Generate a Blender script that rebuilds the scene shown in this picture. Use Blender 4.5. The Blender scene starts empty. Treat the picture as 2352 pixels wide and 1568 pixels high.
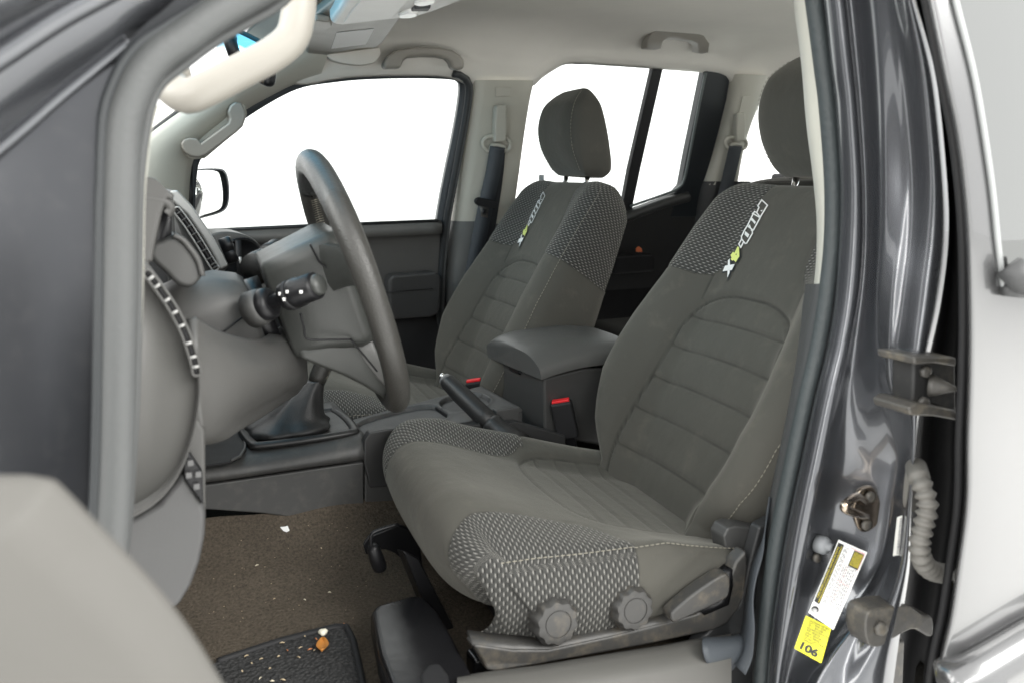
import bpy, bmesh, math, random
import numpy as np
from mathutils import Vector, Matrix
random.seed(7); np.random.seed(7)
SC = bpy.context.scene
COL = SC.collection
# ------------------------------------------------------------------ camera
F = 2000.0; PSI = math.radians(25); TH = math.radians(10.9); CAM = np.array([0, 0, 1.0])
sp, cp, st, ct = math.sin(PSI), math.cos(PSI), math.sin(TH), math.cos(TH)
FW = np.array([sp*ct, cp*ct, -st]); RT = np.array([cp, -sp, 0]); UP = np.array([sp*st, cp*st, ct])
cd = bpy.data.cameras.new('camera'); cam = bpy.data.objects.new('camera', cd); COL.objects.link(cam)
cd.sensor_width = 36; cd.lens = F/2352*36; cd.clip_start = .02; cd.clip_end = 200
cam.matrix_world = Matrix(((RT[0], UP[0], -FW[0], CAM[0]), (RT[1], UP[1], -FW[1], CAM[1]), (RT[2], UP[2], -FW[2], CAM[2]), (0, 0, 0, 1)))
cd.dof.use_dof = True; cd.dof.focus_distance = 1.55; cd.dof.aperture_fstop = 5.6
SC.camera = cam
SC.view_settings.view_transform = 'Standard'; SC.view_settings.look = 'None'
SC.view_settings.exposure = 0.68; SC.view_settings.gamma = 1
SC.render.engine = 'CYCLES'
SC.cycles.max_bounces = 8; SC.cycles.diffuse_bounces = 5; SC.cycles.glossy_bounces = 4
SC.cycles.transparent_max_bounces = 12; SC.cycles.caustics_reflective = False; SC.cycles.caustics_refractive = False
SC.cycles.sample_clamp_indirect = 6
SC.cycles.use_denoising = True
# ------------------------------------------------------------------ light: white studio
W = bpy.data.worlds.new('World'); SC.world = W; W.use_nodes = True
W.node_tree.nodes['Background'].inputs[0].default_value = (1.0, 1.0, .985, 1)
W.node_tree.nodes['Background'].inputs[1].default_value = 1.55
def area(name, loc, target, size, power, col=(1, .985, .95), sy=None):
    l = bpy.data.lights.new(name, 'AREA'); l.energy = power; l.color = col; l.size = size
    if sy: l.shape = 'RECTANGLE'; l.size_y = sy
    o = bpy.data.objects.new(name, l); COL.objects.link(o); o.location = loc
    o.rotation_euler = (Vector(target)-Vector(loc)).to_track_quat('-Z', 'Y').to_euler()
    return o
area('studio_softbox', (-2.0, -1.4, 1.5), (.6, 1.0, .8), .6, 34, sy=2.4)
area('studio_softbox', (.9, -2.2, 2.6), (.7, 1.2, .6), 1.6, 26, sy=.5)
area('studio_softbox', (-2.6, 1.3, 2.4), (.6, 1.4, .7), 2.2, 60)
area('studio_softbox', (3.4, -2.8, 3.6), (3.4, -2.7, 0), 4.0, 400)

# ------------------------------------------------------------------ helpers
def ray(px, py): return FW + RT*((px-1176)/F) + UP*((784-py)/F)
def U(px, py, y=None, x=None, z=None):
    """world point seen at photo position (px,py) on a plane of known depth across, along or above the cab"""
    d = ray(px, py)
    t = ((y-CAM[1])/d[1]) if y is not None else ((x-CAM[0])/d[0]) if x is not None else ((z-CAM[2])/d[2])
    return CAM + d*t
SN = np.array([0, 1, .28])
def S(px, py, off=0.0):            # far side of the cab (door glass plane, leaning inwards)
    d = ray(px, py); t = (2.404-off-SN@CAM)/(SN@d)
    return CAM + d*t
def spl(pts, n=60, closed=False):
    P = [np.array(p, float) for p in pts]; m = len(P); out = []
    segs = m if closed else m-1
    ks = np.linspace(0, segs, n+1 if closed else n)
    if closed: ks = ks[:-1]
    for k in ks:
        i = min(int(k), segs-1); t = k-i
        if closed: p0, p1, p2, p3 = P[(i-1) % m], P[i % m], P[(i+1) % m], P[(i+2) % m]
        else:
            p1, p2 = P[i], P[i+1]; p0 = P[i-1] if i > 0 else 2*p1-p2; p3 = P[i+2] if i+2 < m else 2*p2-p1
        out.append(.5*(2*p1+(p2-p0)*t+(2*p0-5*p1+4*p2-p3)*t*t+(3*p1-p0-3*p2+p3)*t**3))
    return out
def resample(path, n):
    P = np.array(path); d = np.r_[0, np.cumsum(np.linalg.norm(np.diff(P, axis=0), axis=1))]
    s = np.linspace(0, d[-1], n)
    return np.stack([np.interp(s, d, P[:, k]) for k in range(P.shape[1])], 1)
def tag(o, label=None, cat=None, group=None, kind=None):
    for k, v in (('label', label), ('category', cat), ('group', group), ('kind', kind)):
        if v: o[k] = v
    return o
def thing(name, label, cat, loc=(0, 0, 0), group=None):
    o = bpy.data.objects.new(name, None); o.empty_display_size = .05; COL.objects.link(o); o.location = [float(v) for v in loc]
    return tag(o, label, cat, group)
def mk(name, vf, mat, parent=None, smooth=True, bevel=0, seg=2, sub=0, solid=0, soff=0, angle=None, uv=None, attrs=None, label=None):
    verts, faces = vf
    me = bpy.data.meshes.new(name); me.from_pydata([tuple(float(c) for c in v) for v in verts], [], [tuple(f) for f in faces]); me.validate()
    bm = bmesh.new(); bm.from_mesh(me); bmesh.ops.recalc_face_normals(bm, faces=bm.faces) if not solid else None; bm.to_mesh(me); bm.free()
    o = bpy.data.objects.new(name, me); COL.objects.link(o)
    for m in (mat if isinstance(mat, (list, tuple)) else [mat]): me.materials.append(m)
    if smooth:
        me.polygons.foreach_set('use_smooth', [True]*len(me.polygons))
        if angle: me.set_sharp_from_angle(angle=math.radians(angle))
    if uv is not None:
        l = me.uv_layers.new(name='UVMap'); idx = np.zeros(len(me.loops), int); me.loops.foreach_get('vertex_index', idx)
        l.data.foreach_set('uv', np.array(uv, float)[idx].ravel())
    for k, a in (attrs or {}).items():
        at = me.attributes.new(k, 'FLOAT', 'POINT'); at.data.foreach_set('value', np.array(a, np.float32))
    if solid:
        md = o.modifiers.new('solid', 'SOLIDIFY'); md.thickness = solid; md.offset = soff
    if bevel:
        md = o.modifiers.new('bevel', 'BEVEL'); md.width = bevel; md.segments = seg; md.limit_method = 'ANGLE'; md.angle_limit = math.radians(35); md.harden_normals = True
    if sub:
        md = o.modifiers.new('sub', 'SUBSURF'); md.levels = sub; md.render_levels = sub
    if parent:
        o.parent = parent
        o.matrix_parent_inverse = (Matrix.Translation(parent.location) @ parent.rotation_euler.to_matrix().to_4x4()).inverted() if parent.type == 'EMPTY' else Matrix()   # meshes carry world coordinates
    if label: o['label'] = label
    return o
def merge(*vfs):
    V, Fc = [], []
    for v, f in vfs:
        b = len(V); V += [tuple(p) for p in v]; Fc += [tuple(i+b for i in q) for q in f]
    return V, Fc
def grid(rows, cu=False, cv=False, caps=False):
    n, m = len(rows), len(rows[0]); V = [p for r in rows for p in r]; Fc = []
    for i in range(n if cv else n-1):
        for j in range(m if cu else m-1):
            Fc.append((i*m+j, i*m+(j+1) % m, ((i+1) % n)*m+(j+1) % m, ((i+1) % n)*m+j))
    if caps:
        Fc.append(tuple(range(m))[::-1]); Fc.append(tuple((n-1)*m+j for j in range(m)))
    return V, Fc
def frames(path, up=(0, 0, 1), closed=False):
    P = np.array(path, float); n = len(P); T = np.zeros_like(P)
    for i in range(n):
        a = P[(i-1) % n] if (closed or i > 0) else P[i]; b = P[(i+1) % n] if (closed or i < n-1) else P[i]
        T[i] = (b-a)/max(np.linalg.norm(b-a), 1e-9)
    u = np.array(up, float); A, B = [], []
    s = np.cross(T[0], u)
    if np.linalg.norm(s) < 1e-3: s = np.cross(T[0], np.array([1, .1, 0]))
    s /= np.linalg.norm(s)
    for i in range(n):
        s = s - T[i]*(s@T[i]); s /= np.linalg.norm(s); A.append(s.copy()); B.append(np.cross(s, T[i]))
    return P, A, B
def tube(path, r, k=14, up=(0, 0, 1), closed=False, caps=True, flat=1.0):
    P, A, B = frames(path, up, closed); n = len(P); rs = r if hasattr(r, '__len__') else [r]*n
    rows = [[P[i]+rs[i]*(math.cos(2*math.pi*j/k)*A[i]+flat*math.sin(2*math.pi*j/k)*B[i]) for j in range(k)] for i in range(n)]
    return grid(rows, cu=True, cv=closed, caps=caps and not closed)
def sweep(path, prof, up=(0, 0, 1), closed=False, open_prof=False, caps=True):
    P, A, B = frames(path, up, closed)
    rows = [[P[i]+a*A[i]+b*B[i] for a, b in prof] for i in range(len(P))]
    return grid(rows, cu=not open_prof, cv=closed, caps=caps and not closed and not open_prof)
def prism(poly, vec):
    n = len(poly); v = np.array(vec, float); V = [np.array(p, float) for p in poly]+[np.array(p, float)+v for p in poly]
    return V, [tuple(range(n))[::-1], tuple(range(n, 2*n))]+[(i, (i+1) % n, n+(i+1) % n, n+i) for i in range(n)]
def box(c, d, ex=(1, 0, 0), ey=(0, 1, 0), ez=(0, 0, 1)):
    c = np.array(c, float); ex, ey, ez = (np.array(e, float)/np.linalg.norm(e) for e in (ex, ey, ez))
    q = [c+ex*d[0]/2*a+ey*d[1]/2*b for a, b in ((-1, -1), (1, -1), (1, 1), (-1, 1))]
    return prism([p-ez*d[2]/2 for p in q], ez*d[2])
def lathe(prof, o, ax, k=32, lobes=None):
    ax = np.array(ax, float)/np.linalg.norm(ax); a = np.cross(ax, [.3, .1, 1]); a /= np.linalg.norm(a); b = np.cross(ax, a); o = np.array(o, float)
    rows = []
    for r, h in prof:
        rows.append([o+ax*h+(r*(1+(lobes(t, r) if lobes else 0)))*(math.cos(t)*a+math.sin(t)*b) for t in (2*math.pi*j/k for j in range(k))])
    return grid(rows, cu=True, caps=True)
def rrect(w, h, r, n=5):
    out = []
    for cx, cy, a0 in ((w/2-r, h/2-r, 0), (-w/2+r, h/2-r, 90), (-w/2+r, -h/2+r, 180), (w/2-r, -h/2+r, 270)):
        for i in range(n+1):
            a = math.radians(a0+90*i/n); out.append((cx+r*math.cos(a), cy+r*math.sin(a)))
    return out
def text_mesh(name, s, mat, o, ex, ey, size, parent, align='LEFT', squeeze=1.0, bold=0.0, fit=None):
    cu = bpy.data.curves.new(name, 'FONT'); cu.body = s; cu.size = size; cu.align_x = align; cu.offset = bold; cu.space_line = .85
    t = bpy.data.objects.new(name, cu); me = bpy.data.meshes.new_from_object(t); bpy.data.objects.remove(t)
    ex = np.array(ex)/np.linalg.norm(ex); ey = np.array(ey)/np.linalg.norm(ey); o = np.array(o, float)
    if fit: squeeze = fit/max(v.co.x for v in me.vertices)
    co = [o+ex*v.co.x*squeeze+ey*v.co.y for v in me.vertices]; fs = [tuple(p.vertices) for p in me.polygons]
    return mk(name, (co, fs), mat, parent, smooth=False)
def smooth01(x): x = np.clip(x, 0, 1); return x*x*(3-2*x)
def sdf_poly(px, py, poly):
    """signed distance (positive inside) of arrays px,py to a closed polygon"""
    x = np.asarray(px, float); y = np.asarray(py, float); d = np.full(x.shape, 1e9); ins = np.zeros(x.shape, bool); n = len(poly)
    for i in range(n):
        (ax, ay), (bx, by) = poly[i], poly[(i+1) % n]
        t = np.clip(((x-ax)*(bx-ax)+(y-ay)*(by-ay))/max((bx-ax)**2+(by-ay)**2, 1e-12), 0, 1)
        d = np.minimum(d, np.hypot(x-ax-t*(bx-ax), y-ay-t*(by-ay)))
        c = (ay > y) != (by > y)
        with np.errstate(divide='ignore', invalid='ignore'):
            ins ^= c & (x < (bx-ax)*(y-ay)/(by-ay if by != ay else 1e-12)+ax)
    return np.where(ins, d, -d)
# ------------------------------------------------------------------ materials
def nodes(name):
    m = bpy.data.materials.new(name); m.use_nodes = True; nt = m.node_tree
    return m, nt, nt.nodes['Principled BSDF']
def mth(nt, op, a, b=None, c=None):
    n = nt.nodes.new('ShaderNodeMath'); n.operation = op
    for i, v in enumerate((a, b, c)):
        if v is None: continue
        if isinstance(v, (int, float)): n.inputs[i].default_value = v
        else: nt.links.new(v, n.inputs[i])
    return n.outputs[0]
def mixc(nt, f, a, b):
    n = nt.nodes.new('ShaderNodeMix'); n.data_type = 'RGBA'
    for i, v in ((0, f), (6, a), (7, b)):
        if isinstance(v, (int, float)): n.inputs[i].default_value = v
        elif isinstance(v, tuple): n.inputs[i].default_value = (*v, 1)
        else: nt.links.new(v, n.inputs[i])
    return n.outputs[2]
def noise(nt, scale, detail=3, rough=.55, vec=None):
    n = nt.nodes.new('ShaderNodeTexNoise'); n.inputs['Scale'].default_value = scale; n.inputs['Detail'].default_value = detail; n.inputs['Roughness'].default_value = rough
    if vec is None:
        g = nt.nodes.new('ShaderNodeNewGeometry'); vec = g.outputs['Position']
    nt.links.new(vec, n.inputs['Vector']); return n.outputs[0]
def bump(nt, b, h, dist, strength=1.0):
    n = nt.nodes.new('ShaderNodeBump'); n.inputs['Strength'].default_value = strength; n.inputs['Distance'].default_value = dist
    nt.links.new(h, n.inputs['Height']); nt.links.new(n.outputs[0], b.inputs['Normal'])
def plastic(name, col, rough=.5, grain=900, gd=.0004, var=.06, spec=.5, dirt=None):
    m, nt, b = nodes(name)
    big = noise(nt, 9, 4)
    c = mixc(nt, big, tuple(v*(1-var) for v in col), tuple(v*(1+var) for v in col))
    if dirt:
        d = noise(nt, 38, 6, .7); f = mth(nt, 'MULTIPLY', mth(nt, 'GREATER_THAN', d, .56), .55)
        f = mth(nt, 'MULTIPLY', mth(nt, 'SMOOTH_MAX', mth(nt, 'MULTIPLY', mth(nt, 'SUBTRACT', d, .5), 4.0), 0, .2), .6)
        c = mixc(nt, f, c, dirt)
    nt.links.new(c, b.inputs['Base Color'])
    r = mth(nt, 'MULTIPLY_ADD', noise(nt, 30, 4), .16, rough-.08); nt.links.new(r, b.inputs['Roughness'])
    b.inputs['Specular IOR Level'].default_value = spec
    if grain: bump(nt, b, noise(nt, grain, 2), gd, .6)
    return m
def simple(name, col, rough=.5, metal=0, spec=.5, coat=0):
    m, nt, b = nodes(name); b.inputs['Base Color'].default_value = (*col, 1); b.inputs['Roughness'].default_value = rough
    b.inputs['Metallic'].default_value = metal; b.inputs['Specular IOR Level'].default_value = spec; b.inputs['Coat Weight'].default_value = coat
    return m
def woven(nt, uv, cu=.0118, cv=.0094):
    """staggered woven dimples: returns (light stitch mask, dark dimple mask)"""
    s = nt.nodes.new('ShaderNodeSeparateXYZ'); nt.links.new(uv, s.inputs[0])
    v = mth(nt, 'DIVIDE', s.outputs[1], cv/2); row = mth(nt, 'FLOOR', v); fv = mth(nt, 'SUBTRACT', v, row)
    u = mth(nt, 'DIVIDE', s.outputs[0], cu); u = mth(nt, 'ADD', u, mth(nt, 'MULTIPLY', mth(nt, 'FLOORED_MODULO', row, 2.0), .5))
    fu = mth(nt, 'SUBTRACT', u, mth(nt, 'FLOOR', u))
    du = mth(nt, 'ABSOLUTE', mth(nt, 'SUBTRACT', fu, .5))
    e = mth(nt, 'POWER', mth(nt, 'ADD', mth(nt, 'POWER', mth(nt, 'DIVIDE', du, .30), 2.0), mth(nt, 'POWER', mth(nt, 'DIVIDE', mth(nt, 'SUBTRACT', fv, .30), .26), 2.0)), .5)
    light = mth(nt, 'SUBTRACT', 1.0, mth(nt, 'SMOOTHSTEP' if False else 'MINIMUM', mth(nt, 'POWER', e, 3.0), 1.0))
    e2 = mth(nt, 'POWER', mth(nt, 'ADD', mth(nt, 'POWER', mth(nt, 'DIVIDE', du, .34), 2.0), mth(nt, 'POWER', mth(nt, 'DIVIDE', mth(nt, 'SUBTRACT', fv, .72), .30), 2.0)), .5)
    dark = mth(nt, 'SUBTRACT', 1.0, mth(nt, 'MINIMUM', mth(nt, 'POWER', e2, 2.0), 1.0))
    return light, dark
def seat_fabric(name, col=(.060, .058, .050), tex=(.042, .042, .040), lt=(.23, .225, .21)):
    m, nt, b = nodes(name)
    uv = nt.nodes.new('ShaderNodeUVMap').outputs[0]
    reg = nt.nodes.new('ShaderNodeAttribute'); reg.attribute_name = 'reg'
    seam = nt.nodes.new('ShaderNodeAttribute'); seam.attribute_name = 'seam'
    mask = mth(nt, 'GREATER_THAN', reg.outputs['Fac'], 0.0)
    light, dark = woven(nt, uv)
    big = noise(nt, 6, 5, .6); fine = noise(nt, 1400, 2); wear = noise(nt, 22, 6, .65)
    c0 = mixc(nt, big, tuple(v*.80 for v in col), tuple(v*1.22 for v in col))
    c0 = mixc(nt, mth(nt, 'MULTIPLY', fine, .30), c0, tuple(v*1.5 for v in col))
    c0 = mixc(nt, mth(nt, 'MULTIPLY', mth(nt, 'MAXIMUM', mth(nt, 'SUBTRACT', wear, .56), 0.0), 1.2), c0, (.17, .155, .125))
    sm = mth(nt, 'MAXIMUM', mth(nt, 'SUBTRACT', 1.0, mth(nt, 'DIVIDE', mth(nt, 'ABSOLUTE', seam.outputs['Fac']), .0036)), 0.0)
    c0 = mixc(nt, mth(nt, 'MULTIPLY', sm, .85), c0, (.016, .016, .014))
    ct_ = mixc(nt, dark, tex, tuple(v*.35 for v in tex)); ct_ = mixc(nt, light, ct_, lt)
    c = mixc(nt, mask, c0, ct_)
    nt.links.new(c, b.inputs['Base Color']); b.inputs['Roughness'].default_value = .9; b.inputs['Specular IOR Level'].default_value = .25
    b.inputs['Sheen Weight'].default_value = .25; b.inputs['Sheen Roughness'].default_value = .5; b.inputs['Sheen Tint'].default_value = (.8, .78, .7, 1)
    wv = mth(nt, 'MULTIPLY', mth(nt, 'SUBTRACT', mth(nt, 'MULTIPLY', light, 1.0), dark), mask)
    h = mth(nt, 'ADD', mth(nt, 'MULTIPLY', wv, 1.4), mth(nt, 'ADD', mth(nt, 'MULTIPLY', fine, .22), mth(nt, 'ADD', mth(nt, 'MULTIPLY', noise(nt, 45, 3), .4), mth(nt, 'MULTIPLY', noise(nt, 14, 3), 2.2))))
    bump(nt, b, h, .0016, .7)
    return m
def carpet_mat(name, c1, c2, scale=420):
    m, nt, b = nodes(name)
    n1 = noise(nt, scale, 3, .7); n2 = noise(nt, 14, 5, .65)
    n1c = mth(nt, 'MULTIPLY_ADD', n1, 2.4, -.7); n1c = mth(nt, 'MINIMUM', mth(nt, 'MAXIMUM', n1c, 0.0), 1.0)
    c = mixc(nt, n1c, tuple(v*.48 for v in c1), tuple(v*1.45 for v in c1)); c = mixc(nt, mth(nt, 'MULTIPLY', n2, .6), c, c2)
    sp_ = noise(nt, 900, 1); c = mixc(nt, mth(nt, 'MULTIPLY', mth(nt, 'GREATER_THAN', sp_, .70), .6), c, (.20, .17, .12))
    nt.links.new(c, b.inputs['Base Color']); b.inputs['Roughness'].default_value = .97; b.inputs['Specular IOR Level'].default_value = .1
    bump(nt, b, n1, .004, .9); return m
def paint(name, col, rough=.14, dust=.25):
    m, nt, b = nodes(name)
    fl = noise(nt, 2600, 1); c = mixc(nt, fl, tuple(v*.8 for v in col), tuple(v*1.35 for v in col))
    d = noise(nt, 60, 7, .75); d = mth(nt, 'MULTIPLY', mth(nt, 'MAXIMUM', mth(nt, 'SUBTRACT', d, .52), 0.0), dust*4)
    c = mixc(nt, d, c, (.28, .27, .25))
    nt.links.new(c, b.inputs['Base Color']); b.inputs['Metallic'].default_value = .7
    b.inputs['Roughness'].default_value = .27
    b.inputs['Coat Weight'].default_value = 1.0
    nt.links.new(mth(nt, 'MULTIPLY_ADD', d, .5, rough*.4), b.inputs['Coat Roughness'])
    return m
def glass_mat(name, tint=(.93, .96, .95), band=None):
    m = bpy.data.materials.new(name); m.use_nodes = True; nt = m.node_tree; nt.nodes.clear()
    out = nt.nodes.new('ShaderNodeOutputMaterial'); mix = nt.nodes.new('ShaderNodeMixShader'); tr = nt.nodes.new('ShaderNodeBsdfTransparent'); gl = nt.nodes.new('ShaderNodeBsdfGlossy')
    fr = nt.nodes.new('ShaderNodeFresnel'); fr.inputs[0].default_value = 1.5; gl.inputs['Roughness'].default_value = .0
    tr.inputs[0].default_value = (*tint, 1)
    if band:
        g = nt.nodes.new('ShaderNodeNewGeometry'); s = nt.nodes.new('ShaderNodeSeparateXYZ'); nt.links.new(g.outputs['Position'], s.inputs[0])
        mr = nt.nodes.new('ShaderNodeMapRange'); mr.inputs[1].default_value = band[0]; mr.inputs[2].default_value = band[1]; nt.links.new(s.outputs[2], mr.inputs[0])
        nt.links.new(mixc(nt, mr.outputs[0], tint, band[2]), tr.inputs[0])
    nt.links.new(fr.outputs[0], mix.inputs[0]); nt.links.new(tr.outputs[0], mix.inputs[1]); nt.links.new(gl.outputs[0], mix.inputs[2]); nt.links.new(mix.outputs[0], out.inputs[0])
    return m
def leather(name, col, rough=.45, uvdots=False):
    m, nt, b = nodes(name)
    g = nt.nodes.new('ShaderNodeNewGeometry')
    v = nt.nodes.new('ShaderNodeTexVoronoi'); v.inputs['Scale'].default_value = 480; nt.links.new(g.outputs['Position'], v.inputs['Vector'])
    c = mixc(nt, noise(nt, 25, 4), tuple(x*.85 for x in col), tuple(x*1.2 for x in col)); nt.links.new(c, b.inputs['Base Color'])
    nt.links.new(mth(nt, 'MULTIPLY_ADD', noise(nt, 40, 3), .15, rough-.07), b.inputs['Roughness'])
    bump(nt, b, v.outputs[0], .0006, .5); return m

FAB = seat_fabric('seat_fabric')
FABR = seat_fabric('rear_seat_fabric', (.045, .045, .04), (.03, .03, .028), (.09, .09, .085))
DGREY = plastic('charcoal_plastic', (.045, .046, .047), .5)
CONS = plastic('console_plastic', (.058, .058, .057), .5, dirt=(.11, .105, .095))
DASH = plastic('dash_plastic', (.064, .063, .060), .48)
DASHD = plastic('dash_dark_plastic', (.055, .055, .053), .48)
TRIM = plastic('seat_trim_plastic', (.042, .041, .039), .42, dirt=(.15, .125, .09))
SILL = plastic('sill_plastic', (.078, .076, .070), .5)
BEIGE = plastic('beige_plastic', (.50, .49, .43), .5, gd=.0002, var=.03)
BEIGEL = plastic('beige_handle_plastic', (.28, .265, .235), .42, gd=.0002, var=.03)
HEAD = plastic('headliner_cloth', (.72, .70, .65), .95, grain=1500, gd=.0006, spec=.1)
BLK = plastic('black_plastic', (.009, .009, .010), .32, spec=.32)
BLKM = plastic('black_matte_plastic', (.016, .016, .017), .6, spec=.3)
RUB = plastic('rubber', (.022, .025, .027), .5, grain=500)
SEAL = plastic('door_seal_rubber', (.07, .073, .073), .55, grain=260, gd=.0008)
BLKG = simple('gloss_black', (.008, .008, .009), .15)
CHROME = simple('chrome', (.8, .8, .8), .08, 1)
STEEL = plastic('worn_steel', (.060, .057, .052), .5, grain=120, gd=.001, dirt=(.22, .19, .14))
STRK = simple('brass_steel', (.42, .35, .28), .22, 1)
SILV = simple('silver_trim', (.36, .36, .35), .38, .35)
LGT = simple('lamp_lens', (.85, .85, .83), .25)
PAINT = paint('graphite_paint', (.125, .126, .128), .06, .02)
PAINTJ = paint('graphite_paint_shaded', (.085, .089, .098), .10, .06)  # same body paint as above, darker copy for the jamb in shade
DIRTY = plastic('dusty_black_metal', (.022, .022, .022), .55, dirt=(.10, .09, .07))
GREYB = plastic('grey_rubber_boot', (.13, .125, .113), .6, dirt=(.12, .11, .1))
CARPET = carpet_mat('brown_carpet', (.105, .087, .067), (.052, .044, .036), 240)
DARKC = carpet_mat('dark_carpet', (.03, .028, .025), (.015, .014, .013))
WEB = plastic('belt_webbing', (.045, .052, .060), .6, grain=700, gd=.0006)
RED = simple('red_button', (.75, .02, .025), .35)
LEA = leather('dark_leather', (.036, .035, .032), .40)
LEAT = leather('black_leather', (.022, .022, .022), .4)
SATIN = plastic('wheel_satin_plastic', (.042, .044, .041), .38)
SPOKE = plastic('wheel_spoke_plastic', (.10, .10, .096), .4)
THREAD = simple('beige_thread', (.25, .235, .19), .8)
WHITE = simple('white_print', (.82, .82, .80), .5)
LIME = simple('lime_print', (.70, .76, .22), .5)
SHADOWP = simple('black_print', (.015, .018, .02), .6)
YEL = simple('yellow_sticker', (.85, .82, .02), .35)
GLASS = glass_mat('clear_glass')
MIRR = simple('mirror_glass', (.95, .95, .95), .02, 1)
LEAF = simple('brown_leaf', (.42, .17, .03), .6)
PAPER = simple('white_paper', (.85, .85, .84), .7)
CRUMB = simple('tan_crumb', (.50, .40, .26), .8)
GROUND = plastic('studio_floor_paint', (.75, .75, .74), .6, grain=0)
WALLM = plastic('studio_wall_paint', (.82, .82, .80), .9, grain=0, spec=.1, var=.01)

# ------------------------------------------------------------------ setting
g = mk('studio_floor', ([(-30, -30, -.25), (30, -30, -.25), (30, 30, -.25), (-30, 30, -.25)], [(0, 1, 2, 3)]), GROUND, smooth=False); g['kind'] = 'structure'

# ------------------------------------------------------------------ cab shell
cab = thing('truck_cab', 'graphite grey truck cab seen through its open front door, beige headliner and pillar trim', 'truck cab', (.8, 1.45, .3))
# headliner: arch from far roof rail over to the near roof rail
edge_px = [(690, 186), (760, 176), (830, 168), (950, 166), (1030, 170), (1066, 182), (1085, 190), (1150, 189), (1222, 190), (1245, 172), (1275, 152), (1310, 138), (1400, 142), (1500, 149), (1580, 155), (1640, 161), (1668, 170), (1690, 188), (1750, 190), (1800, 196), (1870, 205)]
far_edge = [S(*p) for p in edge_px]
far_edge = [far_edge[0]+np.array([-.10, -.01, .015])]+far_edge+[far_edge[-1]+np.array([.25, 0, -.02])]
far_edge = resample(spl(far_edge, 140), 150)
rows = []
for p in far_edge:
    x, ye, ze = p; r = []
    zr = 1.345+.012*math.sin((x-.7)*2.2)
    if x < .5: zr -= .10*smooth01((.5-x)/.45)
    r.append((x, ye+.012, ze-.004)); r.append((x, ye, ze))
    for k in range(1, 15):
        a = k/14*math.pi/2; w = .24; r.append((x, ye-.012-w*(1-math.cos(a))**1.0, ze+.004+(zr-ze)*math.sin(a)**.9))
    for t in (.25, .5, .75, 1.0): r.append((x, (ye-.252)+(1.0-(ye-.252))*t, zr+.015*math.sin(t*math.pi)))
    for k in range(1, 9):
        a = math.pi/2*(1-k/8); r.append((x, 1.0-.16*(1-math.sin(a)) if False else 1.0-.16*math.cos(a), ze+.004+(zr-ze)*math.sin(a)))
    rows.append(r)
mk('headliner', grid(rows), HEAD, cab, solid=.012, soff=0)
# outer roof above the headliner
mk('roof_panel', grid([[(x, y, z) for y, z in ((.62, 1.27), (.64, 1.34), (.72, 1.385), (.9, 1.41), (1.1, 1.43), (1.46, 1.45), (1.8, 1.43), (2.0, 1.40), (2.06, 1.36))] for x in (.36, .6, 1.0, 1.6, 2.0)]), PAINT, cab, solid=.01)
# soft step in the roof cloth
# far B-pillar trim, upper beige and lower charcoal
def strip(name, left, right, mat, parent, off=0.0, depth=.03, n=24, lip=.02, loff=None, lab=None):
    L = spl(left, n); R = spl(right, n); rows = []
    for a, b in zip(L, R):
        A, B = S(a[0], a[1], off), S(b[0], b[1], off); w = B-A; r = []
        r.append(A+np.array([0, depth+.012, 0]))
        for t in (0, .03, .09, .2, .5, .8, .93, .98, 1.0):
            hump = lip*(1-(2*t-1)**8); r.append(A+w*t-np.array([0, hump, 0]))
        r.append(B+np.array([0, depth+.012, 0])); rows.append(r)
    return mk(name, grid(rows), mat, parent, label=lab)
strip('pillar_trim', [(1083, 186), (1078, 230), (1066, 330), (1054, 430), (1044, 514)], [(1226, 187), (1216, 235), (1204, 310), (1192, 400), (1176, 514)], BEIGE, cab)
strip('pillar_lower_trim', [(1043, 508), (1034, 600), (1022, 720), (1010, 900)], [(1176, 508), (1160, 600), (1140, 720), (1130, 900)], plastic('pillar_grey', (.15, .155, .152), .5), cab)
# small airbag badge square on the far pillar trim
q = [S(x, y, .024) for x, y in ((1138, 201), (1175, 201), (1172, 222), (1138, 223))]
mk('trim_clip', prism(q, (0, -.002, 0)), BEIGE, cab, bevel=.0015)
# far A-pillar trim
up_ = [(250, 410), (330, 325), (420, 257), (500, 205), (560, 165), (630, 128), (700, 95), (760, 62)]
lo_ = [(430, 520), (441, 380), (470, 335), (520, 290), (560, 256), (620, 222), (680, 193), (735, 178)]
Ls, Ll = spl(up_, 30), spl(lo_, 30); rows = []
for a, b in zip(Ls, Ll):
    A, B = S(a[0], a[1], .05), S(b[0], b[1], .0); r = [A+np.array([-.02, .05, 0])]
    for t in np.linspace(0, 1, 9): r.append(A+(B-A)*t-np.array([0, .03*math.sin(t*math.pi), 0]))
    r.append(B+np.array([0, .03, 0])); rows.append(r)
mk('pillar_trim', grid(rows), BEIGE, cab)
mk('windshield_frit', tube([S(250, 402, .03), S(330, 318, .03), S(420, 250, .03), S(500, 198, .03), S(560, 158, .03)], .006), RUB, cab)
# C-pillar trim
strip('pillar_trim', [(1678, 172), (1676, 215), (1660, 280), (1640, 345), (1612, 425)], [(1758, 178), (1742, 230), (1718, 290), (1702, 345), (1688, 425)], BEIGE, cab, lip=.03)
strip('pillar_lower_trim', [(1612, 417), (1600, 470), (1590, 560)], [(1720, 417), (1716, 470), (1712, 560)], DGREY, cab, lip=.032)
q = [S(x, y, .031) for x, y in ((1704, 222), (1722, 222), (1705, 290), (1690, 290))]
mk('belt_slide_slot', prism(q, (0, -.003, 0)), BEIGE, cab, bevel=.001)
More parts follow.
